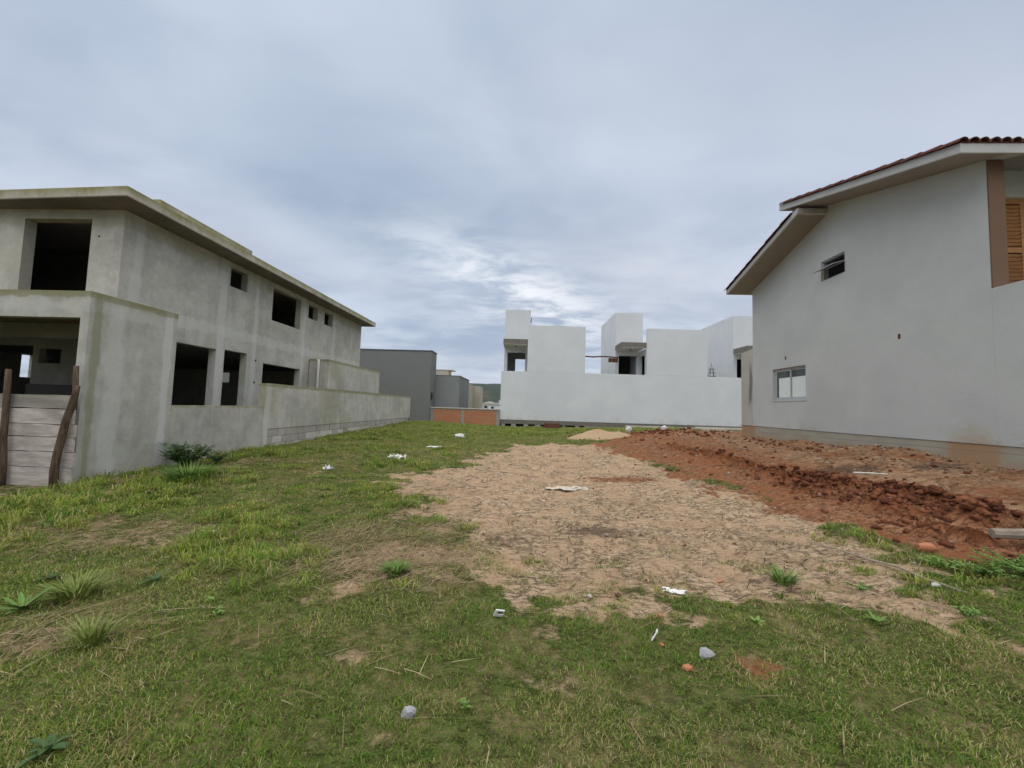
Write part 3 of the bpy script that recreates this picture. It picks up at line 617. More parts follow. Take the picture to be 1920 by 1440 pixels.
MB().box(.01, 17.6, .205, 1.69, 3.15, 3.3).build('terrace_slab', 'raw_conc', WW)
def white_unit(name, label, t0, t1, h0, h1, back=None, house=True):
    W_ = wthing(name, label, 'house', 'white terraced houses at the back')
    # stair tower, hollow, with a door hole to the terrace
    V0, V1 = 1.7, 6.35; th = .15; ZT = 8.38
    tw = MB()
    tw.wall((t0, V0), (1, 0), (0, th), (0, t1-t0), (3.302, ZT), [(.23, 1.47, 3.35, 5.33)])
    tw.build('tower_front', 'white', W_, bevel=.008)
    MB().wall((t0, V0+th+.002), (0, 1), (th, 0), (0, V1-V0-th), (.5, ZT)).build('tower_side', 'white', W_)
    MB().wall((t1-th, V0+th+.002), (0, 1), (th, 0), (0, V1-V0-th), (.5, ZT)).build('tower_side', 'white', W_)
    MB().wall((t0+th+.002, V1-th), (1, 0), (0, th), (0, t1-t0-2*th-.004), (.5, ZT), back or ()).build('tower_back', 'white', W_)
    MB().box(t0+th+.003, t1-th-.003, V0+th+.003, V1-th-.003, 8.1, 8.25).build('roof', 'raw_conc', W_)
    MB().box(t0+th+.003, t1-th-.003, V0+th+.003, V1-th-.003, 3.15, 3.33).build('floor', 'raw_conc', W_)
    if not back: MB().box(t0+th+.01, t1-th-.01, V0+2., V0+2.1, 3.335, 8.).build('dark_door_panel', 'void', W_)  # black panel added so the doorway reads as unlit
    # raw concrete hood over the terrace
    c1 = h0-.003
    MB().box(t0-.03, c1, .08, V0-.002, 5.68, 6.01).build('hood', 'hood', W_, bevel=.008)
    MB().box(t0, c1-.03, .1, V0-.004, 5.655, 5.678).build('hood_soffit', 'soffit_white', W_)
    MB().tube([(t0+.8, .85, 5.654), (t0+.8, .85, 5.58)], .04, 8).build('lamp_socket', 'black', W_)
    MB().box(t1+.001, t1+.07, V0+.5, V0+.62, 7.6, 7.95).build('vent', 'capmetal', W_)
    if house:
        Z1 = 6.94
        MB().wall((h0, 0.), (1, 0), (0, .15), (0, h1-h0), (3.872, Z1)).build('house_front', 'white', W_, bevel=.008)
        MB().wall((h0, .152), (0, 1), (.15, 0), (0, 7.8), (3.302, 5.62), [(.25, 1.3, 3.35, 5.25)]).build('house_side', 'white', W_)
        MB().wall((h1-.15, .152), (0, 1), (.15, 0), (0, 7.8), (3.302, 5.62)).build('house_side', 'white', W_)
        MB().box(h0+.152, h1-.152, 7.8, 7.95, 3.3, 5.62).build('house_back', 'white', W_)
        MB().box(h0+.153, h1-.153, .21, 7.79, 5.4, 5.55).build('roof', 'raw_conc', W_)
        MB().box(h0+.153, h1-.153, .21, 7.79, 3.12, 3.31).build('floor', 'raw_conc', W_)
    return W_
white_unit('white_house', 'white house block with a narrow stair tower at its left end, by the brick wall', .1, 1.89, 1.69, 5.46, [(.62, 1.48, 3.35, 5.45)])
white_unit('white_house', 'middle white house with slanting-topped tower above a dark terrace door', 7.86, 9.75, 9.47, 13.40)
white_unit('white_house', 'rightmost white tower, partly hidden by the grey gabled house', 16.05, 17.95, 17.7, 21.4)
pg = wthing('pergola_beam', 'rough brown timber beam bridging the gap between two white houses', 'beam')
MB().tube([(5.4, .9, 5.12), (6.1, .93, 5.08), (6.9, .9, 5.13), (7.88, .95, 5.09)], [.045, .05, .05, .045], 7).build('pole', 'pergola', pg)
MB().box(7.25, 7.85, .96, 1.2, 4.78, 5.04).build('block', 'pergola', pg)
ld = wthing('step_ladder', 'small dark step ladder against the white tower wall at the right', 'ladder')
for a, b_ in (((13.75, .55, 3.3), (14.05, .75, 4.85)), ((14.2, .55, 3.3), (14.13, .75, 4.6)), ((13.8, 1.1, 3.3), (14.0, .8, 4.5)), ((14.45, 1.1, 3.3), (14.15, .8, 4.5))): MB().tube([a, b_], .015, 6).build('leg', 'capmetal', ld)
for zz_ in (3.95, 4.2, 4.45): MB().box(13.85, 14.28, .62+(zz_-3.95)*.15, .70+(zz_-3.95)*.15, zz_, zz_+.035).build('rung', 'capmetal', ld)

# ================================================================== RIGHT: GREY GABLED HOUSE
HR = thing('gabled_house', 'light grey textured two-storey house with tiled sloping roof at the right', 'house', (8.1, 10., .7))
zu = lambda y: 6.05+.3093*(y-6.6); zl = lambda y: 7.05-.2974*(y-10.56)
holes = [(11.49, 13.0, 1.98, 3.0), (10.03, 10.83, 5.23, 5.78)]
def topf(y): return zu(y)-.004 if y <= 11.121 else zl(y)-.004
MB().wall((8., 0), (0, 1), (.2, 0), (6.95, 11.12), (1.11, 9), [(11.0, 11.0, 2, 3)]+[(max(h[0], 6.95), h[1], h[2], h[3]) for h in holes if h[1] < 11], topf).build('side_wall', 'grey_tex', HR)
MB().wall((8., 0), (0, 1), (.2, 0), (11.122, 14.12), (1.11, 9), [holes[0]], topf).build('side_wall', 'grey_tex', HR)
MB().wall((8., 0), (0, 1), (.2, 0), (3.2, 6.948), (1.11, 3.83)).build('lower_wall', 'grey_tex', HR)
MB().box(8.018, 8.2, 3.2, 14.12, .1, 1.108).build('plinth', 'plinth', HR)
MB().wall((8.202, 14.12), (1, 0), (0, -.2), (0, 8), (.3, zl(14.12)-.02)).build('rear_wall', 'grey_tex', HR)
MB().wall((8.202, 3.2), (1, 0), (0, .2), (0, 8), (.3, 3.83), [(1.5, 3.5, .5, 2.8)]).build('front_wall', 'grey_tex', HR)
MB().wall((16., 3.2), (0, 1), (.2, 0), (0, 10.9), (.3, 5.8)).build('far_wall', 'grey_tex', HR)
MB().box(8.202, 15.99, 3.45, 13.9, 3.55, 3.70).build('floor_slab', 'raw_conc', HR)
# brown painted wall end and recessed balcony wall with a louvred door
MB().box(8.002, 8.27, 6.925, 6.946, 3.832, zu(6.925)-.01).build('brown_pilaster', 'brown', HR)
YB = 7.5
MB().wall((8.203, YB), (1, 0), (0, .15), (0, 7.7), (3.702, zu(YB)-.01), [(.33, 1.93, 3.72, 5.78)]).build('balcony_wall', 'grey_tex', HR)
MB().box(8.203, 8.26, 6.948, YB-.002, 3.84, zu(6.95)-.01).build('reveal', 'brown', HR)
MB().box(8.5, 10.2, YB-.03, YB+.02, 5.785, 5.83).build('lintel', 'coping', HR)
for dxi in range(2):
    xa = 8.54+dxi*.8; dr = thing.__call__('louvred_door', '', '') if False else None
    fr = MB()
    for a, b_ in ((xa, xa+.09), (xa+.70, xa+.79)): fr.box(a, b_, YB+.02, YB+.06, 3.73, 5.775)
    for a, b_ in ((3.73, 3.86), (4.72, 4.82), (5.67, 5.775)): fr.box(xa+.091, xa+.699, YB+.022, YB+.058, a, b_)
    dr = fr.build('louvred_door', 'shutter', HR); MB().box(xa+.02, xa+.77, YB+.07, YB+.08, 3.74, 5.77).build('backing', 'pergola', dr)
    sm_ = MB().box(-.304, .304, -.006, .006, -.029, .029).build('slat', 'shutter', dr, shift=(0, 0, 0)); smd = sm_.data; bpy.data.objects.remove(sm_)
    off = Vector(HR['_o'])
    for za, zb_ in ((3.885, 4.70), (4.845, 5.65)):
        n = 11
        for q in range(n): inst('slat', smd, dr, Vector((xa+.395, YB+.038, za+(zb_-za)*(q+.5)/n))-off, (R(38), 0, 0))
# roof
MB().prism([(6.6, zu(6.6)), (11.32, zu(11.32)), (11.32, zu(11.32)+.165), (6.6, zu(6.6)+.175)], 'x', 7.2, 16.3).build('upper_roof', 'eave', HR, bevel=.008)
MB().prism([(6.66, zu(6.66)-.003), (11.26, zu(11.26)-.003), (11.26, zu(11.26)+.004), (6.66, zu(6.66)+.004)], 'x', 7.26, 7.997).build('soffit', 'eave_under', HR)  # thin darker sheets hold the painted shade below the roof edges
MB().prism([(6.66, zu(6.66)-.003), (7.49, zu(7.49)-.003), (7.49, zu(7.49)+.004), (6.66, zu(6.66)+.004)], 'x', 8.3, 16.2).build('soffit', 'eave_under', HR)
MB().prism([(10.56, zl(10.56)), (10.56, zl(10.56)+.15), (14.38, zl(14.38)+.15), (14.38, zl(14.38))], 'x', 7.2, 16.3).build('lower_roof', 'eave', HR, bevel=.008)
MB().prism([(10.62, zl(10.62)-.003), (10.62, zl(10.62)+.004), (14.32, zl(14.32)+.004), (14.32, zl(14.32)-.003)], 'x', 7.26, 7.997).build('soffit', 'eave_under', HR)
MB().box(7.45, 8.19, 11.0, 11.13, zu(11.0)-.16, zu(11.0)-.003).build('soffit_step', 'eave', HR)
def tile_mesh():
    mb = MB(); n = 7; ro, ri, L = .086, .072, .43; vs_ = []
    for y_, k_ in ((0, 1.), (L, .86)):
        for rr in (ro, ri):
            for q in range(n+1):
                a = math.pi*q/n; vs_.append((-math.cos(a)*rr*k_, y_, math.sin(a)*rr*.92*k_))
    A = lambda e, s_, q: e*2*(n+1)+s_*(n+1)+q
    fs = []
    for q in range(n):
        fs += [(A(0,0,q), A(0,0,q+1), A(1,0,q+1), A(1,0,q)), (A(0,1,q+1), A(0,1,q), A(1,1,q), A(1,1,q+1)), (A(0,1,q), A(0,1,q+1), A(0,0,q+1), A(0,0,q)), (A(1,0,q), A(1,0,q+1), A(1,1,q+1), A(1,1,q))]
    fs += [(A(0,0,0), A(1,0,0), A(1,1,0), A(0,1,0)), (A(0,0,n), A(0,1,n), A(1,1,n), A(1,0,n))]
    return vs_, fs
tv, tf = tile_mesh(); t_o = MB().add(tv, tf).build('roof_tile', 'tile', None, smooth=False); tme = t_o.data; bpy.data.objects.remove(t_o)
off = Vector(HR['_o'])
def tiles(y_start, n_rows, zf, slope, dirn, lift):
    rest = MB(); ang = math.atan(slope)
    for row in range(n_rows):
        yy = y_start+dirn*row*.372*math.cos(ang)
        for c in range(52):
            xx = 7.215+c*.172
            loc = Vector((xx+random.uniform(-.006, .006), yy, zf(yy)+lift+.012))
            rx = ang-.035 if dirn > 0 else ang-.035
            rot = (rx, 0, random.uniform(-.02, .02)) if dirn > 0 else (rx, 0, math.pi+random.uniform(-.02, .02))
            if (c < 2 or row == 0 or row == n_rows-1) and c < 14: inst('roof_tile', tme, HR, loc-off, rot)
            else:
                mt = Matrix.Translation(loc) @ Matrix.Rotation(rot[2], 4, 'Z') @ Matrix.Rotation(rot[0], 4, 'X')
                rest.add([mt @ Vector(q) for q in tv], tf)
    rest.build('tile_field', 'tile', HR, kind='stuff', recalc=False)
tiles(6.56, 13, zu, .3093, 1, .17)
tiles(14.41, 10, zl, .2974, -1, .15)
MB().prism([(6.585, zu(6.585)+.177), (11.31, zu(11.31)+.168), (11.31, zu(11.31)+.178), (6.585, zu(6.585)+.19)], 'x', 7.2, 16.3).build('tile_bed', 'tile', HR)
MB().prism([(10.55, zl(10.55)+.152), (10.55, zl(10.55)+.164), (14.39, zl(14.39)+.164), (14.39, zl(14.39)+.152)], 'x', 7.2, 16.3).build('tile_bed', 'tile', HR)
# sliding window, brightness in the panes made with pale sheets
wf = MB()
wf.box(8.07, 8.12, 11.492, 12.998, 1.982, 2.03).box(8.07, 8.12, 11.492, 12.998, 2.955, 2.998).box(8.07, 8.12, 11.492, 11.535, 2.031, 2.954).box(8.07, 8.12, 12.955, 12.998, 2.031, 2.954)
win = wf.build('sliding_window', 'alum', HR)
sa = MB()
for ya, yb, xx in ((11.537, 12.27, 8.10), (12.23, 12.953, 8.075)):
    f = MB(); f.box(xx, xx+.022, ya, ya+.045, 2.032, 2.953).box(xx, xx+.022, yb-.045, yb, 2.032, 2.953).box(xx, xx+.022, ya+.046, yb-.046, 2.032, 2.08).box(xx, xx+.022, ya+.046, yb-.046, 2.908, 2.953).build('sash', 'alum', win)
    MB().box(xx+.008, xx+.014, ya+.046, yb-.046, 2.081, 2.907).build('pane', 'glass', win)
    MB().box(xx+.003, xx+.0065, ya+.05, yb-(.05 if xx > 8.09 else .15), 2.083, 2.70).build('pane_brightness', 'pane_brightness', win)
MB().box(7.985, 8.07, 11.47, 13.02, 1.952, 1.979).build('sill', 'grey_tex', win)
MB().box(8.6, 8.62, 11.3, 13.2, 1.5, 3.3).build('dark_room_panel', 'void', win)  # black sheet painting the dark room behind the glass
# top-hung window pushed open
wu = MB(); wu.box(8.04, 8.10, 10.032, 10.828, 5.232, 5.262).box(8.04, 8.10, 10.032, 10.828, 5.75, 5.778).box(8.04, 8.10, 10.032, 10.06, 5.263, 5.749).box(8.04, 8.10, 10.80, 10.828, 5.263, 5.749)
wn = wu.build('awning_window', 'alum', HR)
ca, sa_ = math.cos(R(72)), math.sin(R(72)); hx0, hz0 = 8.16, 5.60
def aw(t0, t1, n0, n1, y0, y1):           # box in the tilted plane: t along sash (outwards-down), n across
    pts = []
    for (t, n_) in ((t0, n0), (t1, n0), (t1, n1), (t0, n1)): pts.append((hx0-sa_*t-ca*n_*-1*0, hz0-ca*t+n_))
    mb = MB(); mb.prism([(a, b_) for a, b_ in pts], 'y', y0, y1); return mb
aw(0, .46, 0, .006, 10.09, 10.77).build('pane', 'glass', wn)
for (a, b_, c, e) in ((0, .46, 10.065, 10.089), (0, .46, 10.771, 10.795), (0, .03, 10.09, 10.77), (.43, .46, 10.09, 10.77)): aw(a, b_, -.008, .014, c, e).build('sash', 'alum', wn)
MB().box(8.9, 8.92, 9.7, 11.1, 4.9, 6.1).build('dark_room_panel', 'void', wn)  # black sheet added for the unlit room behind the opening
for yy, zz_ in ((12.35, 3.31), (8.64, 3.30)): MB().box(7.996, 8.03, yy-.03, yy+.03, zz_-.055, zz_+.055).build('socket_box', 'pergola', HR)
# unpainted wall carrying on behind
EW = thing('side_wall', 'short unpainted stained cement wall joining the rear of the gabled house', 'wall', (8.1, 14.5, .7))
MB().prism([(14.125, 1.11), (14.88, 1.10), (14.88, 3.80), (14.125, 3.88)], 'x', 8.0, 8.2).build('face', 'ext', EW, bevel=.01)
MB().box(8.02, 8.2, 14.125, 14.89, .2, 1.098).build('plinth', 'plinth', EW)

# ================================================================== FAR THINGS
def small_house(label, x, y, wd, dp_, h, col, roofc):
    o = thing('distant_house', label, 'house', (x, y, .2), 0., None)
    wl_ = MB().box(x-wd/2, x+wd/2, y, y+dp_, .1, h).build('wall', col, o)
    MB().prism([(x-wd/2-.3, h+.003), (x+wd/2+.3, h+.003), (x, h+wd*.16)], 'y', y-.3, y+dp_+.3).build('roof', roofc, o)
    MB().box(x-wd*.3, x-wd*.1, y-.03, y-.005, h*.35, h*.7).build('window', 'black', o)
    return o
small_house('low pale house far off below the wooded hill, left of the gap', -15.6, 150, 6, 8, 2.6, 'coping', 'coping')
small_house('low white house far off behind the brick wall coping', -12.2, 140, 5, 8, 2.2, 'white', 'beige')
small_house('slim white tower-like building far off below the hill', -10.6, 145, 1.4, 2, 3.9, 'white', 'white')
def leaf_cloud(cx, cy, z0, z1, rad, n, size, seed):
    rg = np.random.default_rng(seed); t = rg.random(n)**.8; a = rg.random(n)*2*np.pi
    rr = rad*(1-t*.85)*np.sqrt(rg.random(n))*(.7+.5*vnoise(a*2.2, t*7, seed))
    c = np.c_[cx+np.cos(a)*rr, cy+np.sin(a)*rr, z0+(z1-z0)*t]
    e1 = rg.normal(size=(n, 3)); e1 /= np.linalg.norm(e1, axis=1)[:, None]; e2 = np.cross(e1, rg.normal(size=(n, 3))); e2 /= np.linalg.norm(e2, axis=1)[:, None]
    s_ = size*(.6+.8*rg.random(n))[:, None]
    V = np.stack([c-e1*s_, c+e2*s_*.5, c+e1*s_, c-e2*s_*.5], 1).reshape(-1, 3); return V, np.arange(4*n).reshape(n, 4)
TR = thing('conifer_tree', 'dark pointed tree far off beside the white wall corner', 'tree', (-7.9, 120, .2))
MB().tube([(-7.9, 120, .2), (-7.85, 120, 2.5)], [.16, .05], 7).build('trunk', 'post', TR)
V, Fq = leaf_cloud(-7.9, 120, .6, 4.0, 1.0, 900, .16, 5); cr = mesh_np('crown', V-np.array([-7.9, 120, .2]), Fq, 'leaf_dark'); cr.parent = TR

# ================================================================== LITTER AND LOOSE THINGS
def lump(name, label, cat, x, y, size, material, seed, subdiv=2, rough=.35, rot=0., sink=.25, smooth=False, group=None):
    import bmesh
    rg = random.Random(seed); bm = bmesh.new(); bmesh.ops.create_icosphere(bm, subdivisions=subdiv, radius=1.)
    ph = [rg.uniform(0, 9) for _ in range(6)]
    for v in bm.verts:
        c = v.co.copy()
        n_ = math.sin(c.x*2.3+ph[0])*math.sin(c.y*2.9+ph[1])+.6*math.sin(c.z*4.1+ph[2]+c.x*3.)+.5*math.sin(c.y*6.3+ph[3])*math.sin(c.x*5.7+ph[4])
        v.co = c*(1+rough*.55*n_+rg.uniform(-.5, .5)*rough*.5)
        v.co = Vector((v.co.x*size[0], v.co.y*size[1], v.co.z*size[2]))
    zmin = min(v.co.z for v in bm.verts)
    me = bpy.data.meshes.new(name); bm.to_mesh(me); bm.free(); me.materials.append(M[material])
    if smooth:
        for q in me.polygons: q.use_smooth = True
    o = bpy.data.objects.new(name, me); COL.objects.link(o); o.location = (x, y, hz1(x, y)-zmin*(1-sink)); o.rotation_euler.z = rot
    return tag(o, label, cat, group)
def scrap(name, label, cat, x, y, lx, ly, material, seed, lift=.02, rot=0., group=None):
    """crumpled sheet with real thickness lying on the ground"""
    rg = random.Random(seed); n = 9; vs_ = []; fs = []
    for s_ in (0, 1):
        for i in range(n):
            for j in range(n):
                a, b_ = i/(n-1)-.5, j/(n-1)-.5
                ed = 1+.25*math.sin(7*a+seed)*math.cos(5*b_+seed*2)
                z = lift*(.5+.5*math.sin(a*9+seed)*math.sin(b_*7+seed*1.7)+.35*math.sin(a*17+b_*13+seed*3))+(.004 if s_ else 0)
                vs_.append((a*lx*ed, b_*ly*ed, z))
    for i in range(n-1):
        for j in range(n-1):
            q = i*n+j; fs.append((q, q+n, q+n+1, q+1)); q += n*n; fs.append((q, q+1, q+n+1, q+n))
    rim = [(i, 0) for i in range(n)]+[(n-1, j) for j in range(1, n)]+[(i, n-1) for i in range(n-2, -1, -1)]+[(0, j) for j in range(n-2, 0, -1)]
    for q in range(len(rim)):
        a, b_ = rim[q], rim[(q+1) % len(rim)]; fs.append((a[0]*n+a[1], b_[0]*n+b_[1], n*n+b_[0]*n+b_[1], n*n+a[0]*n+a[1]))
    o = MB().add(vs_, fs).build(name, material); o.location = (x, y, hz1(x, y)+.008); o.rotation_euler.z = rot
    return tag(o, label, cat, group)
scrap('plastic_bag', 'white crumpled plastic bag lying on the grass left of the sand', 'bag', -3.3, 9.73, .42, .2, 'litter', 3, .11, -.15)
scrap('crumpled_paper', 'crumpled white paper on the tufted grass left of the plastic bag', 'paper', -4.06, 7.77, .15, .13, 'litter', 5, .08)
lump('white_rubble', 'small white rubble heap on the grass before the brick wall', 'rubble', -2.75, 15.5, (.22, .16, .11), 'stone_w', 9, 2, .45)
scrap('white_scrap', 'flat white scrap on the grass between rubble heap and plastic bag', 'scrap', -2.95, 12.4, .5, .25, 'litter', 2, .03)
lump('grey_stone', 'pale grey stone lying in the short lawn, nearest the camera', 'stone', -.53, 1.9, (.034, .025, .026), 'stone', 12, 2, .28, .5, .12)
lump('grey_stone', 'grey stone in the lawn above the orange brick chip', 'stone', 1.14, 2.53, (.05, .035, .03), 'stone', 14, 2, .3, .2)
for i, (x, y, lab, rz) in enumerate(((-.17, 2.82, 'small white plastic corner with a black socket, left of the lawn centre', .3), (.87, 2.67, 'small white plastic corner with a black socket, beside orange crumbs', 1.2))):
    z = hz1(x, y)+.035; o = thing('plastic_socket', lab, 'plastic piece', (x, y, z), 0., 'white plastic pieces in the lawn'); o.rotation_euler = (.5, .2, rz)
    mb = MB().box(-.033, .033, -.004, .004, -.033, -.012).box(-.033, -.012, -.004, .004, -.0119, .033).box(-.0119, .033, -.004, .004, .018, .033); mb.build('frame', 'litter', o, shift=(0, 0, 0))
    MB().box(-.011, .032, .0045, .008, -.011, .017).build('insert', 'black', o, shift=(0, 0, 0))
for i, (x, y, sz, lab) in enumerate(((.97, 2.39, (.034, .022, .018), 'orange brick chip in the lawn below the grey stone'), (1.01, 2.98, (.022, .014, .022), 'orange brick chip standing in the lawn near the sand edge'),
                                     (.90, 2.61, (.02, .015, .012), 'tiny orange brick crumb beside the white plastic piece'), (1.75, 3.62, (.03, .02, .012), 'flat orange brick chip on the sand edge'))):
    lump('brick_chip', lab, 'brick chip', x, y, sz, 'chip', 30+i, 1, .3, i*1.1, .3, False, 'orange brick chips')
o = lump('broken_brick', 'broken orange brick half sunk in red clods at the right', 'brick', 4.19, 4.29, (.11, .06, .05), 'chip', 41, 2, .32, .2, .35)
for (x, y, l, rz, lab) in ((5.55, 7.27, .42, -.12, 'short grey stick lying on the red earth by the dark puddle'), (6.02, 7.1, .5, -.2, 'second grey stick lying right of the first on red earth')):
    o = MB().tube([(-l/2, 0, 0), (0, .01, .006), (l/2, 0, 0)], .014, 7).build('stick', 'pvc'); o.location = (x, y, hz1(x, y)+.015); o.rotation_euler.z = rz; tag(o, lab, 'stick', 'sticks on the red earth')
scrap('paper_sheet', 'torn white paper sheet spread on the middle of the sand', 'paper', .86, 7.25, .55, .3, 'paper', 6, .02, .15)
scrap('paper_scrap', 'small torn paper scrap left of the paper sheet on the sand', 'paper', .48, 7.2, .24, .14, 'paper', 8, .015)
scrap('white_wrapper', 'thin white wrapper where the sand meets the lawn', 'wrapper', 1.27, 3.39, .17, .07, 'litter', 11, .02, -.3)
lump('white_pebble', 'white pebble by the weeds at the right lawn edge', 'pebble', 3.48, 3.5, (.035, .028, .022), 'stone_w', 52, 1, .3)
lump('white_pebble', 'white pebble in the dirt left of the tall tufts', 'pebble', -3.41, 4.14, (.04, .03, .025), 'litter', 53, 1, .3)
lump('concrete_chunk', 'pale concrete chunk on the red mound near the sand heap', 'chunk', 4.44, 17.3, (.15, .12, .14), 'stone_w', 54, 2, .2, .3)
lump('concrete_chunk', 'pale concrete chunk further right on the red mound', 'chunk', 6.02, 17.4, (.15, .14, .13), 'stone_w', 55, 2, .25, .8)
hn = 44; ga = np.linspace(-1.7, 1.7, hn); HXX, HYY = np.meshgrid(ga, ga*.7); rad_ = np.hypot(HXX/1.25, HYY/.8)
hzz = .30*np.exp(-(rad_*1.35)**1.5)*(1+.5*(fbm(HXX*2.2, HYY*2.2, 91)-.5))+.03*(fbm(HXX*7, HYY*7, 93)-.5)+(hz(HXX.ravel()+2.9, HYY.ravel()+16.2)-hz1(2.9, 16.2)).reshape(hn, hn)-.07*sstep(rad_, .75, 1.15)
ii = np.arange((hn-1)*hn).reshape(hn-1, hn)[:, :-1].ravel(); o = mesh_np('sand_heap', np.c_[HXX.ravel(), HYY.ravel(), hzz.ravel()], np.c_[ii, ii+1, ii+hn+1, ii+hn], 'dry_sand')
o.location = (2.9, 16.2, hz1(2.9, 16.2)); tag(o, 'small heap of dry sand before the white wall', 'sand heap')
def board(name, label, x, y, l, wd, th, rz, material, cat='board', dz=0.):
    o = MB().box(-l/2, l/2, -wd/2, wd/2, 0, th).build(name, material, bevel=.006); o.location = (x, y, hz1(x, y)+.01+dz); o.rotation_euler.z = rz; return tag(o, label, cat)
board('timber_board', 'long pale board lying along the foot of the white wall', 8.2, 24.55, 4.2, .22, .13, .02, 'pale_wood')
board('timber_board', 'second pale board along the white wall, nearer the grey house', 11.9, 24.65, 3., .22, .13, .04, 'pale_wood', dz=.02)
board('timber_board', 'short pale board beside the end of the grey gabled house', 8.3, 17.6, 1.0, .3, .10, .1, 'pale_wood', dz=.03)
board('wooden_crate', 'dark brown crate lid lying under the white wall', 1.45, 23.6, .9, .5, .32, .1, 'pergola', 'crate')
o = MB().tube([(-.33, .58, .0), (-.16, .36, .012), (-.06, .14, .004), (.06, -.08, .015), (.08, -.3, .006), (.17, -.55, .0)], [.005, .008, .010, .011, .012, .009], 7).build('fallen_branch', 'old_wood'); o.location = (3.45, 3.95, hz1(3.45, 3.95)+.02); tag(o, 'long thin fallen branch across the sand edge at the right', 'branch')
o = MB().tube([(-.35, .1, .03), (0, 0, .06), (.5, -.1, .05)], [.05, .06, .055], 8).build('timber_log', 'old_wood'); o.location = (5.25, 4.25, hz1(5.25, 4.25)+.03); tag(o, 'grey weathered timber end on red clods at the right edge', 'timber')

# ================================================================== WEEDS THAT STAND OUT
def leaf_mesh(name, L, W_, curl, material):
    n = 6; vs_ = []; fs = []
    for i in range(n+1):
        t = i/n; wd = W_*math.sin(math.pi*min(1, t*.93+.07))**.8*.5; z = L*(.55*t-curl*t*t); y = L*t*(1-.15*t)
        vs_ += [(-wd, y, z+wd*.35), (0, y, z), (wd, y, z+wd*.35)]
    for i in range(n):
        for c in (0, 1): q = i*3+c; fs.append((q, q+1, q+4, q+3))
    o = MB().add(vs_, fs).build(name, material, recalc=False); me = o.data; bpy.data.objects.remove(o); return me
def rosette(label, x, y, n, L, W_, curl, material, seed, cat='weed'):
    rg = random.Random(seed); o = thing('broadleaf_weed', label, cat, (x, y, hz1(x, y)), 0., 'broad-leaved weeds in the lawn'); me = leaf_mesh('leaf', L, W_, curl, material)
    MB().tube([(0, 0, -.01), (0, 0, .03)], [.012, .008], 6).build('crown', material, o, shift=(0, 0, 0))
    for i in range(n):
        s_ = rg.uniform(.65, 1.15); inst('leaf', me, o, (0, 0, .01), (rg.uniform(-.25, .25), rg.uniform(-.2, .2), i*2*math.pi/n+rg.uniform(-.3, .3)), (s_, s_, s_))
rosette('dark star-shaped weed at the left between lawn and tufts', -3.78, 3.0, 9, .11, .026, .25, 'leaf_dark', 1)
rosette('low dark spreading weed right of the star-shaped weed', -2.98, 3.08, 8, .13, .026, .42, 'leaf_dark', 2)
rosette('tall broad green weed at the left edge of the lawn', -3.42, 2.57, 15, .17, .028, .12, 'leaf_mid', 3)
rosette('dark broad-leaved weed at the bottom left corner', -1.92, 1.58, 13, .10, .026, .35, 'leaf_dark', 4)
rosette('small green weed in the near lawn right of the stone', -.27, 1.96, 7, .045, .014, .2, 'leaf_mid', 5)
rosette('green weed at the right lawn edge below the branch', 2.53, 2.97, 14, .10, .02, .15, 'leaf_mid', 6)
rosette('bright green weed in the lawn right of centre', 1.7, 2.96, 10, .07, .018, .2, 'leaf_lime', 7)
def blades_plant(name, label, x, y, n, h, sp_, material, seed):
    rg = np.random.default_rng(seed); o = thing(name, label, 'grass tuft', (x, y, hz1(x, y)), 0., 'bright grass tufts'); vs_ = []; fs = []
    for i in range(n):
        a = rg.random()*6.28; rr = sp_*math.sqrt(rg.random()); bx, by = math.cos(a)*rr*.5, math.sin(a)*rr*.5; l = h*(.6+.6*rg.random()); ln = .35+.75*rg.random(); wd = .0045+.003*rg.random(); q = len(vs_)
        px_, py_ = -math.sin(a)*wd, math.cos(a)*wd
        for t, kk in ((0, 1), (.5, .9), (1, .05)):
            X_, Y_, Z_ = bx+math.cos(a)*l*ln*t**1.6, by+math.sin(a)*l*ln*t**1.6, l*t*(1-.35*ln*t); vs_ += [(X_-px_*kk, Y_-py_*kk, Z_), (X_+px_*kk, Y_+py_*kk, Z_)]
        fs += [(q, q+1, q+3, q+2), (q+2, q+3, q+5, q+4)]
    MB().add(vs_, fs).build('blades', material, o, shift=(0, 0, 0), recalc=False); MB().tube([(0, 0, -.01), (0, 0, .015)], [sp_*.25, sp_*.1], 7).build('root_clump', 'old_wood', o, shift=(0, 0, 0))
blades_plant('grass_tuft', 'yellow-green grass tuft beside the tall broad weed at the left', -3.27, 2.76, 160, .17, .2, 'leaf_yel', 1)
blades_plant('grass_tuft', 'yellow-green tuft lower in the left lawn by dry straw', -2.55, 2.25, 70, .15, .16, 'leaf_yel', 2)
blades_plant('grass_tuft', 'fresh green tuft at the near edge of the sand', -1.14, 3.45, 160, .13, .14, 'leaf_mid', 3)
blades_plant('grass_tuft', 'fresh green clump in front of the cement wall', -5.65, 6.3, 420, .32, .6, 'leaf_mid', 4)
blades_plant('grass_tuft', 'green tuft on the bare sand in the middle', 2.3, 3.62, 90, .14, .16, 'leaf_mid', 5)
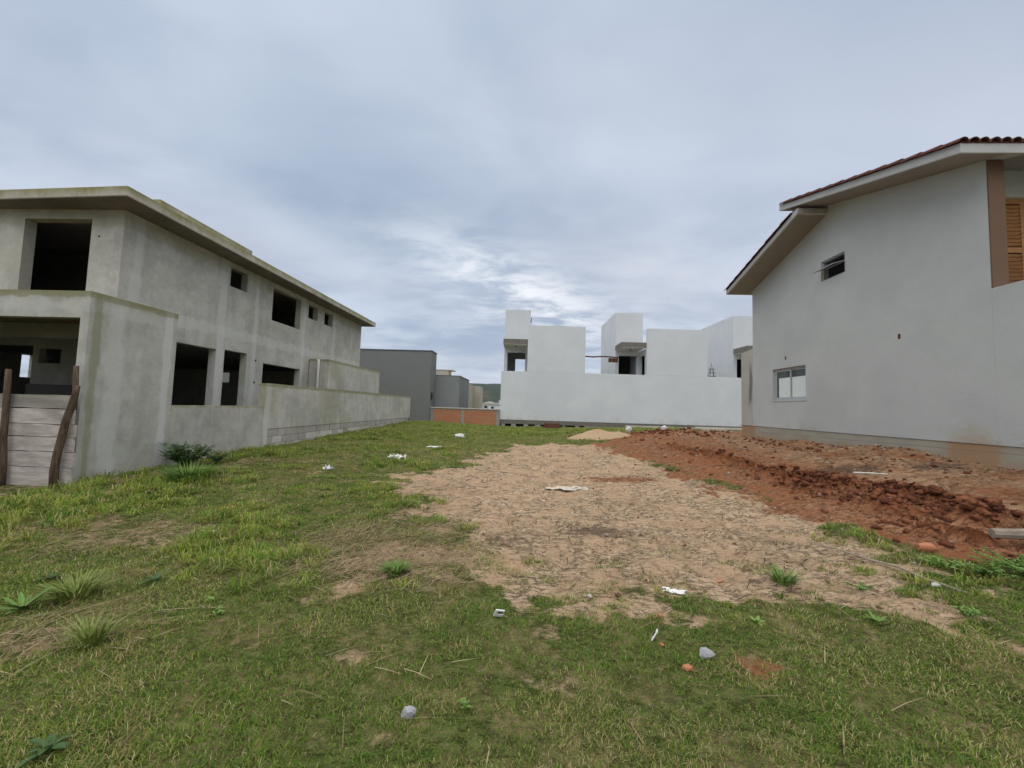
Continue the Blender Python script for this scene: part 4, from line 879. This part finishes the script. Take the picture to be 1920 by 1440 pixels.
def leafy(name, label, x, y, h, rad, n, ls, material, seed, group='leafy weeds'):
    rg = np.random.default_rng(seed); z = hz1(x, y); o = thing(name, label, 'weed', (x, y, z), 0., group); st = MB(); vs_ = []; fs = []
    ns = max(5, n//28); tips = []
    for i in range(ns):
        a = rg.random()*6.28; e = Vector((math.cos(a)*rad*rg.random()**.5, math.sin(a)*rad*rg.random()**.5, h*(.55+.45*rg.random())*(1-.3*rg.random()))); st.tube([(0, 0, 0), e*.5+Vector((0, 0, h*.08)), e], [.007, .005, .002], 5); tips.append(e)
    for i in range(n):
        e = tips[int(rg.integers(ns))]; t = .35+.65*rg.random(); c = e*t+Vector((0, 0, h*.1*t*(1-t)*2)); a = rg.random()*6.28; el = rg.uniform(-.5, .5)
        dv = Vector((math.cos(a)*math.cos(el), math.sin(a)*math.cos(el), math.sin(el))); sd = Vector((-math.sin(a), math.cos(a), rg.uniform(-.4, .4))).normalized(); l = ls*rg.uniform(.6, 1.2); q = len(vs_)
        for u_, w_, dzz in ((0, .0, 0), (.4, -.2, .02), (.45, .2, .02), (1., 0, -.06)): vs_.append(tuple(c+dv*l*u_+sd*l*w_+Vector((0, 0, dzz*ls))))
        fs += [(q, q+1, q+3), (q, q+3, q+2)]
    st.build('stems', 'leaf_mid', o, shift=(0, 0, 0)); MB().add(vs_, fs).build('foliage', material, o, shift=(0, 0, 0), recalc=False)
leafy('leafy_bush', 'dark green leafy bush growing against the cement wall', -6.55, 7.2, .54, .46, 1900, .075, 'leaf_dark', 1, 'leafy weeds')
leafy('leafy_bush', 'smaller dark leafy shoot right of the wall bush', -6.4, 7.75, .3, .26, 420, .07, 'leaf_dark', 2)
leafy('clover_weed', 'pale lime clover-like weed in the right lawn', 3.22, 3.03, .07, .08, 140, .03, 'leaf_lime', 3)
leafy('clover_weed', 'tiny lime clover sprig in the left lawn', -2.1, 2.67, .04, .05, 60, .025, 'leaf_lime', 4)
leafy('clover_weed', 'lime sprig just behind the left lawn clover', -2.28, 2.82, .05, .05, 60, .025, 'leaf_lime', 5)
leafy('leafy_weed', 'low green weed clump on the red earth edge at right', 4.15, 3.75, .12, .25, 420, .035, 'leaf_mid', 6)
leafy('leafy_weed', 'green weed clump at the right edge below the log', 4.35, 3.35, .13, .35, 520, .04, 'leaf_mid', 7)
leafy('leafy_weed', 'bushy green weed where the lawn meets the red clods', 4.0, 3.95, .11, .22, 420, .035, 'leaf_lime', 17)
leafy('leafy_weed', 'wide dark weed patch at the right picture edge', 4.55, 3.75, .14, .42, 900, .04, 'leaf_mid', 18)
leafy('leafy_weed', 'small weed sprig on the sand near the fallen branch', 2.9, 3.55, .07, .13, 130, .03, 'leaf_mid', 19)
leafy('leafy_weed', 'small weed growing on the sand by the red ridge', 3.3, 8.9, .12, .3, 200, .05, 'leaf_mid', 8)

# ================================================================== GRASS, STRAW, TWIGS, CLODS (uncountable)
def ribbons(name, P0, A, L, W_, lean, hgt, cols, label, cat, seg_mid=.55, droop=1.):
    """blades: base P0 (n,3), azimuth A, length L, width W, lean 0..1 (horizontal share), tip rise hgt"""
    n = len(P0); ca_, sa2 = np.cos(A), np.sin(A); side = np.c_[-sa2, ca_, np.zeros(n)]*W_[:, None]*.5
    dirh = np.c_[ca_, sa2, np.zeros(n)]; upv = np.array([0, 0, 1.])
    Pm = P0+dirh*(L*lean*.40)[:, None]+upv*(L*hgt*seg_mid)[:, None]*1.15; Pt = P0+dirh*(L*lean)[:, None]+upv*(L*hgt*droop)[:, None]
    V = np.stack([P0-side, P0+side, Pm-side*.8, Pm+side*.8, Pt], 1).reshape(-1, 3); b_ = np.arange(n)*5
    fq = np.c_[b_, b_+1, b_+3, b_+2]; ft = np.c_[b_+2, b_+3, b_+4]
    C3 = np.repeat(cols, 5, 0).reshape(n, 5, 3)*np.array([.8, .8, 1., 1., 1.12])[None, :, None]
    o = mesh_np(name, V, fq, 'blades', C3.reshape(-1, 3), ft); o['kind'] = 'stuff'; o['label'] = label; o['category'] = cat; return o
def scatter(n, y0, y1, power, xmin=-7.0, xmax=8., fov=1.5):
    u_ = RNG.random(n); y = (y0**power+(y1**power-y0**power)*u_)**(1/power); xw = np.minimum(y*fov+.4, 12); x = (RNG.random(n)*2-1)*xw
    k_ = (x > xmin) & (x < xmax); return x[k_], y[k_]
def pick(cands, n, t):                                # blend a palette
    c = np.array(cands); i = RNG.integers(0, len(c), n); return c[i]
GREEN = [(.135, .245, .032), (.165, .275, .036), (.110, .212, .036), (.200, .290, .046), (.150, .235, .046)]
DRY = [(.46, .40, .18), (.54, .46, .24), (.38, .34, .13), (.33, .33, .095), (.30, .31, .08)]
YEL = [(.26, .305, .05), (.33, .36, .07), (.22, .28, .044)]
def gmask(x, y):
    s, r, rid, mo, bare, spots, dark = masks(x, y)
    g_ = (1-sstep(s+.9*(fbm(x*6.5, y*6.5, 57)-.5), .15, .8))*(1-sstep(r, .1, .6))*(1-.8*spots)*(1-.72*bare)
    g_ = np.maximum(g_, .75*(1-sstep(r, .1, .5))*sstep(fbm(x*2.3, y*2.3, 59)+.4*(fbm(x*9, y*9, 58)-.5), .55, .68)*sstep(y, 5., 3.7))
    g_ = np.maximum(g_, .9*sstep(y, 18.2, 20)*(x < 13)); return g_*(y < 24.75)
# --- short matted lawn
x, y = scatter(980000, 1.15, 24.7, .42)
gk = gmask(x, y); patch = fbm(x*1.1, y*1.1, 51); fine_ = fbm(x*5, y*5, 53)
keep = RNG.random(len(x)) < gk*(.8+.45*sstep(fine_, .3, .6)); x, y, patch, fine_ = x[keep], y[keep], patch[keep], fine_[keep]
n = len(x); z = hz(x, y)-.004; dist = np.hypot(x, y)
L = (.015+.026*RNG.random(n))*(1+.09*np.maximum(dist-2, 0))*(.7+.6*sstep(fine_, .3, .7)); Wd = (.0019+.0019*RNG.random(n))*(1+.2*np.maximum(dist-1.5, 0))
ln = .45+.5*RNG.random(n); hg = np.sqrt(np.maximum(.03, 1-ln**2))*(.6+.4*RNG.random(n))
dry = RNG.random(n) < (.13+.22*sstep(y, 6, 12)+.38*sstep(patch+(fine_-.5)*.9, .46, .66))
cols = np.where(dry[:, None], pick(DRY, n, 0), pick(GREEN, n, 0))*(.75+.5*RNG.random(n))[:, None]
yl = (RNG.random(n) < .2*sstep(x, 0, -3)) & ~dry; cols[yl] = pick(YEL, yl.sum(), 0)
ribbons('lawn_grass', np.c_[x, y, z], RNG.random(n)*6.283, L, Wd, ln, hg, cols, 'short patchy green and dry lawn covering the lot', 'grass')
# --- taller tufts on the left and along the back
nc = 8200; cx, cy = scatter(nc*3, 2.9, 24.5, 1.15)
clump = fbm(cx*.9+3, cy*.9+1, 61)
dens = gmask(cx, cy)*sstep(clump+.5*(fbm(cx*3.1, cy*3.1, 63)-.5), .36, .52)*np.clip(sstep(cx+.25*(cy-3), 1.2, -1.8)+sstep(cy, 17, 20), 0, 1)*sstep(cy+.12*cx, 2.55, 3.6)
sE = masks(cx, cy)[0]; fringe = (sE > .08) & (sE < .8) & (cy < 9) & (masks(cx, cy)[1] < .3)
edge = ((gmask(cx, cy) > .3) & (cx < -6.3))
kp = (RNG.random(len(cx)) < dens) | (edge & (RNG.random(len(cx)) < .6)) | (fringe & (RNG.random(len(cx)) < .22)); cx, cy, clump = cx[kp], cy[kp], clump[kp]
hs = np.where((sE[kp] > .08) & (cy < 9), .6, 1.); nb = 34; n = len(cx)*nb; sp_ = .05+.05*RNG.random(len(cx)); a = RNG.random((len(cx), nb))*6.283; rr = np.sqrt(RNG.random((len(cx), nb)))*sp_[:, None]
x = (cx[:, None]+np.cos(a)*rr).ravel(); y = (cy[:, None]+np.sin(a)*rr).ravel(); A_ = (a+RNG.normal(0, .7, a.shape)).ravel(); z = hz(x, y)-.005
hgt_c = (.06+.11*RNG.random(len(cx)))*(.6+.9*sstep(clump, .42, .66))*np.clip(.9+.0*cy, 0, 1)*np.where(cy > 11, .75, 1.)*np.where(cy > 22, .55, 1.)*hs
L = np.repeat(hgt_c, nb)*(.55+.7*RNG.random(n)); dist = np.hypot(x, y); Wd = (.0044+.0042*RNG.random(n))*(1+.09*np.maximum(dist-3, 0))
ln = .45+.5*RNG.random(n)**.8; hg = np.sqrt(np.maximum(.05, 1-ln**2))
tint_c = RNG.random(len(cx)); pal = np.where((tint_c < .45)[:, None], pick(YEL, len(cx), 0), pick(GREEN, len(cx), 0)*1.1); cols = np.repeat(pal*(.75+.5*RNG.random(len(cx)))[:, None], nb, 0)*(.7+.55*RNG.random(n))[:, None]
dr = RNG.random(n) < .24; cols[dr] = pick(DRY, dr.sum(), 0)
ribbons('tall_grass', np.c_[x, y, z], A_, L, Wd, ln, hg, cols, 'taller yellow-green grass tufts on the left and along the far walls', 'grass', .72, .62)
# --- straw mats and loose dead stems
x, y = scatter(110000, 1.6, 12, .8, -6.8, 4.6); sd = sdp(x, y, STRAW); s, r, rid, mo, bare, spots, dark = masks(x, y)
pr = np.clip(sstep(sd, -.45, .1)*1.0+.30*bare+.06*s*sstep(y, 7, 3.5)*sstep(fbm(x*2, y*2, 71), .45, .6)+.5*np.exp(-(((x+2.9)/.5)**2+((y-2.35)/.22)**2))+.006*(1-r), 0, 1)*(1-r)*np.where(y < 2.6, .6, 1.)
kp = RNG.random(len(x)) < pr; x, y = x[kp], y[kp]; n = len(x); L = .08+.24*RNG.random(n); Wd = .0035+.004*RNG.random(n)
ribbons('dry_straw', np.c_[x, y, hz(x, y)+.004+.02*RNG.random(n)], RNG.normal(.5, 1., n), L, Wd, np.full(n, .97), .02+.12*RNG.random(n), pick([(.42, .32, .19), (.52, .42, .27), (.30, .21, .12), (.36, .28, .17)], n, 0)*(.75+.5*RNG.random(n))[:, None], 'mat of dry straw stems beside the sand', 'straw')
# --- dark twigs scattered over the sand
x, y = scatter(42000, 3.2, 13, .8, -3, 4.4); s, r, rid, mo, bare, spots, dark = masks(x, y)
kp = RNG.random(len(x)) < s*(1-r)*np.clip(.10+1.0*dark+.35*sstep(fbm(x*1.4, y*1.4, 77), .52, .64)*sstep(y, 8, 5), 0, 1); x, y = x[kp], y[kp]; n = len(x)
L = .05+.38*RNG.random(n)**2; Wd = .003+.006*RNG.random(n)*(L/.3)
ribbons('dead_twigs', np.c_[x, y, hz(x, y)+.008+.012*RNG.random(n)], RNG.normal(.15, .9, n)+np.pi*(RNG.random(n) < .5), L, Wd, np.full(n, .98), .04*RNG.random(n), pick([(.075, .052, .035), (.11, .08, .055), (.16, .115, .08), (.05, .038, .028)], n, 0), 'dark dead twigs and roots strewn over the sand', 'twigs')
# --- clods of red clay along the spoil ridge and mound
import bmesh
variants = []
for q in range(7):
    bm = bmesh.new(); bmesh.ops.create_icosphere(bm, subdivisions=2, radius=1.); rg = random.Random(q+90); ph = [rg.uniform(0, 9) for _ in range(4)]
    for v in bm.verts: c = v.co; v.co = c*(1+.30*math.sin(c.x*2.7+ph[0])*math.sin(c.y*3.1+ph[1])+.22*math.sin(c.z*6+ph[2]+c.y*4)+rg.uniform(-.28, .28))
    bm.verts.ensure_lookup_table(); variants.append((np.array([v.co[:] for v in bm.verts]), np.array([[v.index for v in f.verts] for f in bm.faces]))); bm.free()
cv, cf, cc = [], [], []; o_ = 0
def clods(xs, ys_, sizes, pal, gate=False):
    global o_
    if gate:
        kk = RNG.random(len(xs)) < .12+.88*sstep(fbm(xs*4.5, ys_*4.5, 17), .44, .60); xs, ys_, sizes = xs[kk], ys_[kk], sizes[kk]
    zs_ = hz(xs, ys_)
    for x_, y_, z_, s_ in zip(xs, ys_, zs_, sizes):
        v_, f_ = variants[int(RNG.integers(7))]; a = RNG.random()*6.28; ca_, sa2 = math.cos(a), math.sin(a); k3 = s_*np.array([1+.3*RNG.random(), 1, .7+.3*RNG.random()]); q = v_*k3
        q = np.c_[q[:, 0]*ca_-q[:, 1]*sa2, q[:, 0]*sa2+q[:, 1]*ca_, q[:, 2]]+np.array([x_, y_, z_+s_*.18]); cv.append(q); cf.append(f_+o_); o_ += len(q)
        cc.append(np.tile(np.array(pal[int(RNG.integers(len(pal)))])*(.8+.4*RNG.random()), (len(q), 1)))
def along(P_, n, sig):
    P_ = np.array(P_); seg = np.linalg.norm(np.diff(P_, axis=0), axis=1); t = RNG.random(n)*seg.sum(); c = np.r_[0, np.cumsum(seg)]; i = np.clip(np.searchsorted(c, t)-1, 0, len(seg)-1); f = (t-c[i])/seg[i]
    q = P_[i]+(P_[i+1]-P_[i])*f[:, None]; return q[:, 0]+RNG.normal(0, sig, n), q[:, 1]+RNG.normal(0, sig, n)
PR = [(.20, .070, .032), (.14, .046, .020), (.25, .095, .045), (.10, .033, .016)]
x, y = along(RIDGE, 700, .16); clods(x, y, .006+.042*RNG.random(700)**3.6, PR, True)
x, y = along(RIDGE[2:], 4200, .24); clods(x, y, .005+.046*RNG.random(4200)**4.2, PR, True)
x, y = along(RIDGE2, 900, .2); clods(x, y, .005+.04*RNG.random(900)**4, PR, True)
x, y = RNG.normal(5.2, 1.6, 300), RNG.normal(16.2, .8, 300); clods(x, y, .015+.07*RNG.random(300)**3, PR)
x, y = RNG.uniform(3.6, 7.9, 700), RNG.uniform(4.0, 15, 700); kp = sdp(x, y, RED) > -.1; x, y = x[kp], y[kp]; clods(x, y, .007+.03*RNG.random(len(x))**3, PR+[(.34, .26, .19), (.4, .35, .3)])
x, y = RNG.uniform(6.6, 7.95, 220), RNG.uniform(6.5, 13.5, 220); clods(x, y, .008+.04*RNG.random(220)**3, PR+[(.3, .2, .13), (.42, .3, .2)])
x, y = RNG.uniform(-2, 4, 900), RNG.uniform(3.1, 13, 900); kp = sdp(x, y, SAND) > -.2; x, y = x[kp], y[kp]; clods(x, y, .005+.016*RNG.random(len(x))**3, [(.40, .31, .22), (.26, .18, .12), (.55, .5, .45), (.2, .1, .06)])
co = mesh_np('soil_clods', np.concatenate(cv), None, 'clod', np.concatenate(cc), np.concatenate(cf)); co['kind'] = 'stuff'; co['label'] = 'crumbled red clay clods and pebbles along the spoil ridge'; co['category'] = 'soil clods'

# ================================================================== AIR
hm = bpy.data.materials.new('thin_haze'); hm.use_nodes = True; hg_ = G(hm.node_tree); pv = hg_.n('ShaderNodeVolumePrincipled'); pv.inputs['Density'].default_value = .00012; pv.inputs['Color'].default_value = (.80, .88, 1., 1); pv.inputs['Anisotropy'].default_value = .2
hg_.nt.links.new(pv.outputs[0], hg_.n('ShaderNodeOutputMaterial').inputs['Volume']); M['haze'] = hm
hb = MB().box(-2650, 2650, -2650, 2700, -3, 110).build('haze', 'haze', kind='stuff'); hb['label'] = 'thin bluish air between the lot and the far hill'; hb['category'] = 'haze'

for o in bpy.data.objects:
    if '_o' in o: del o['_o']
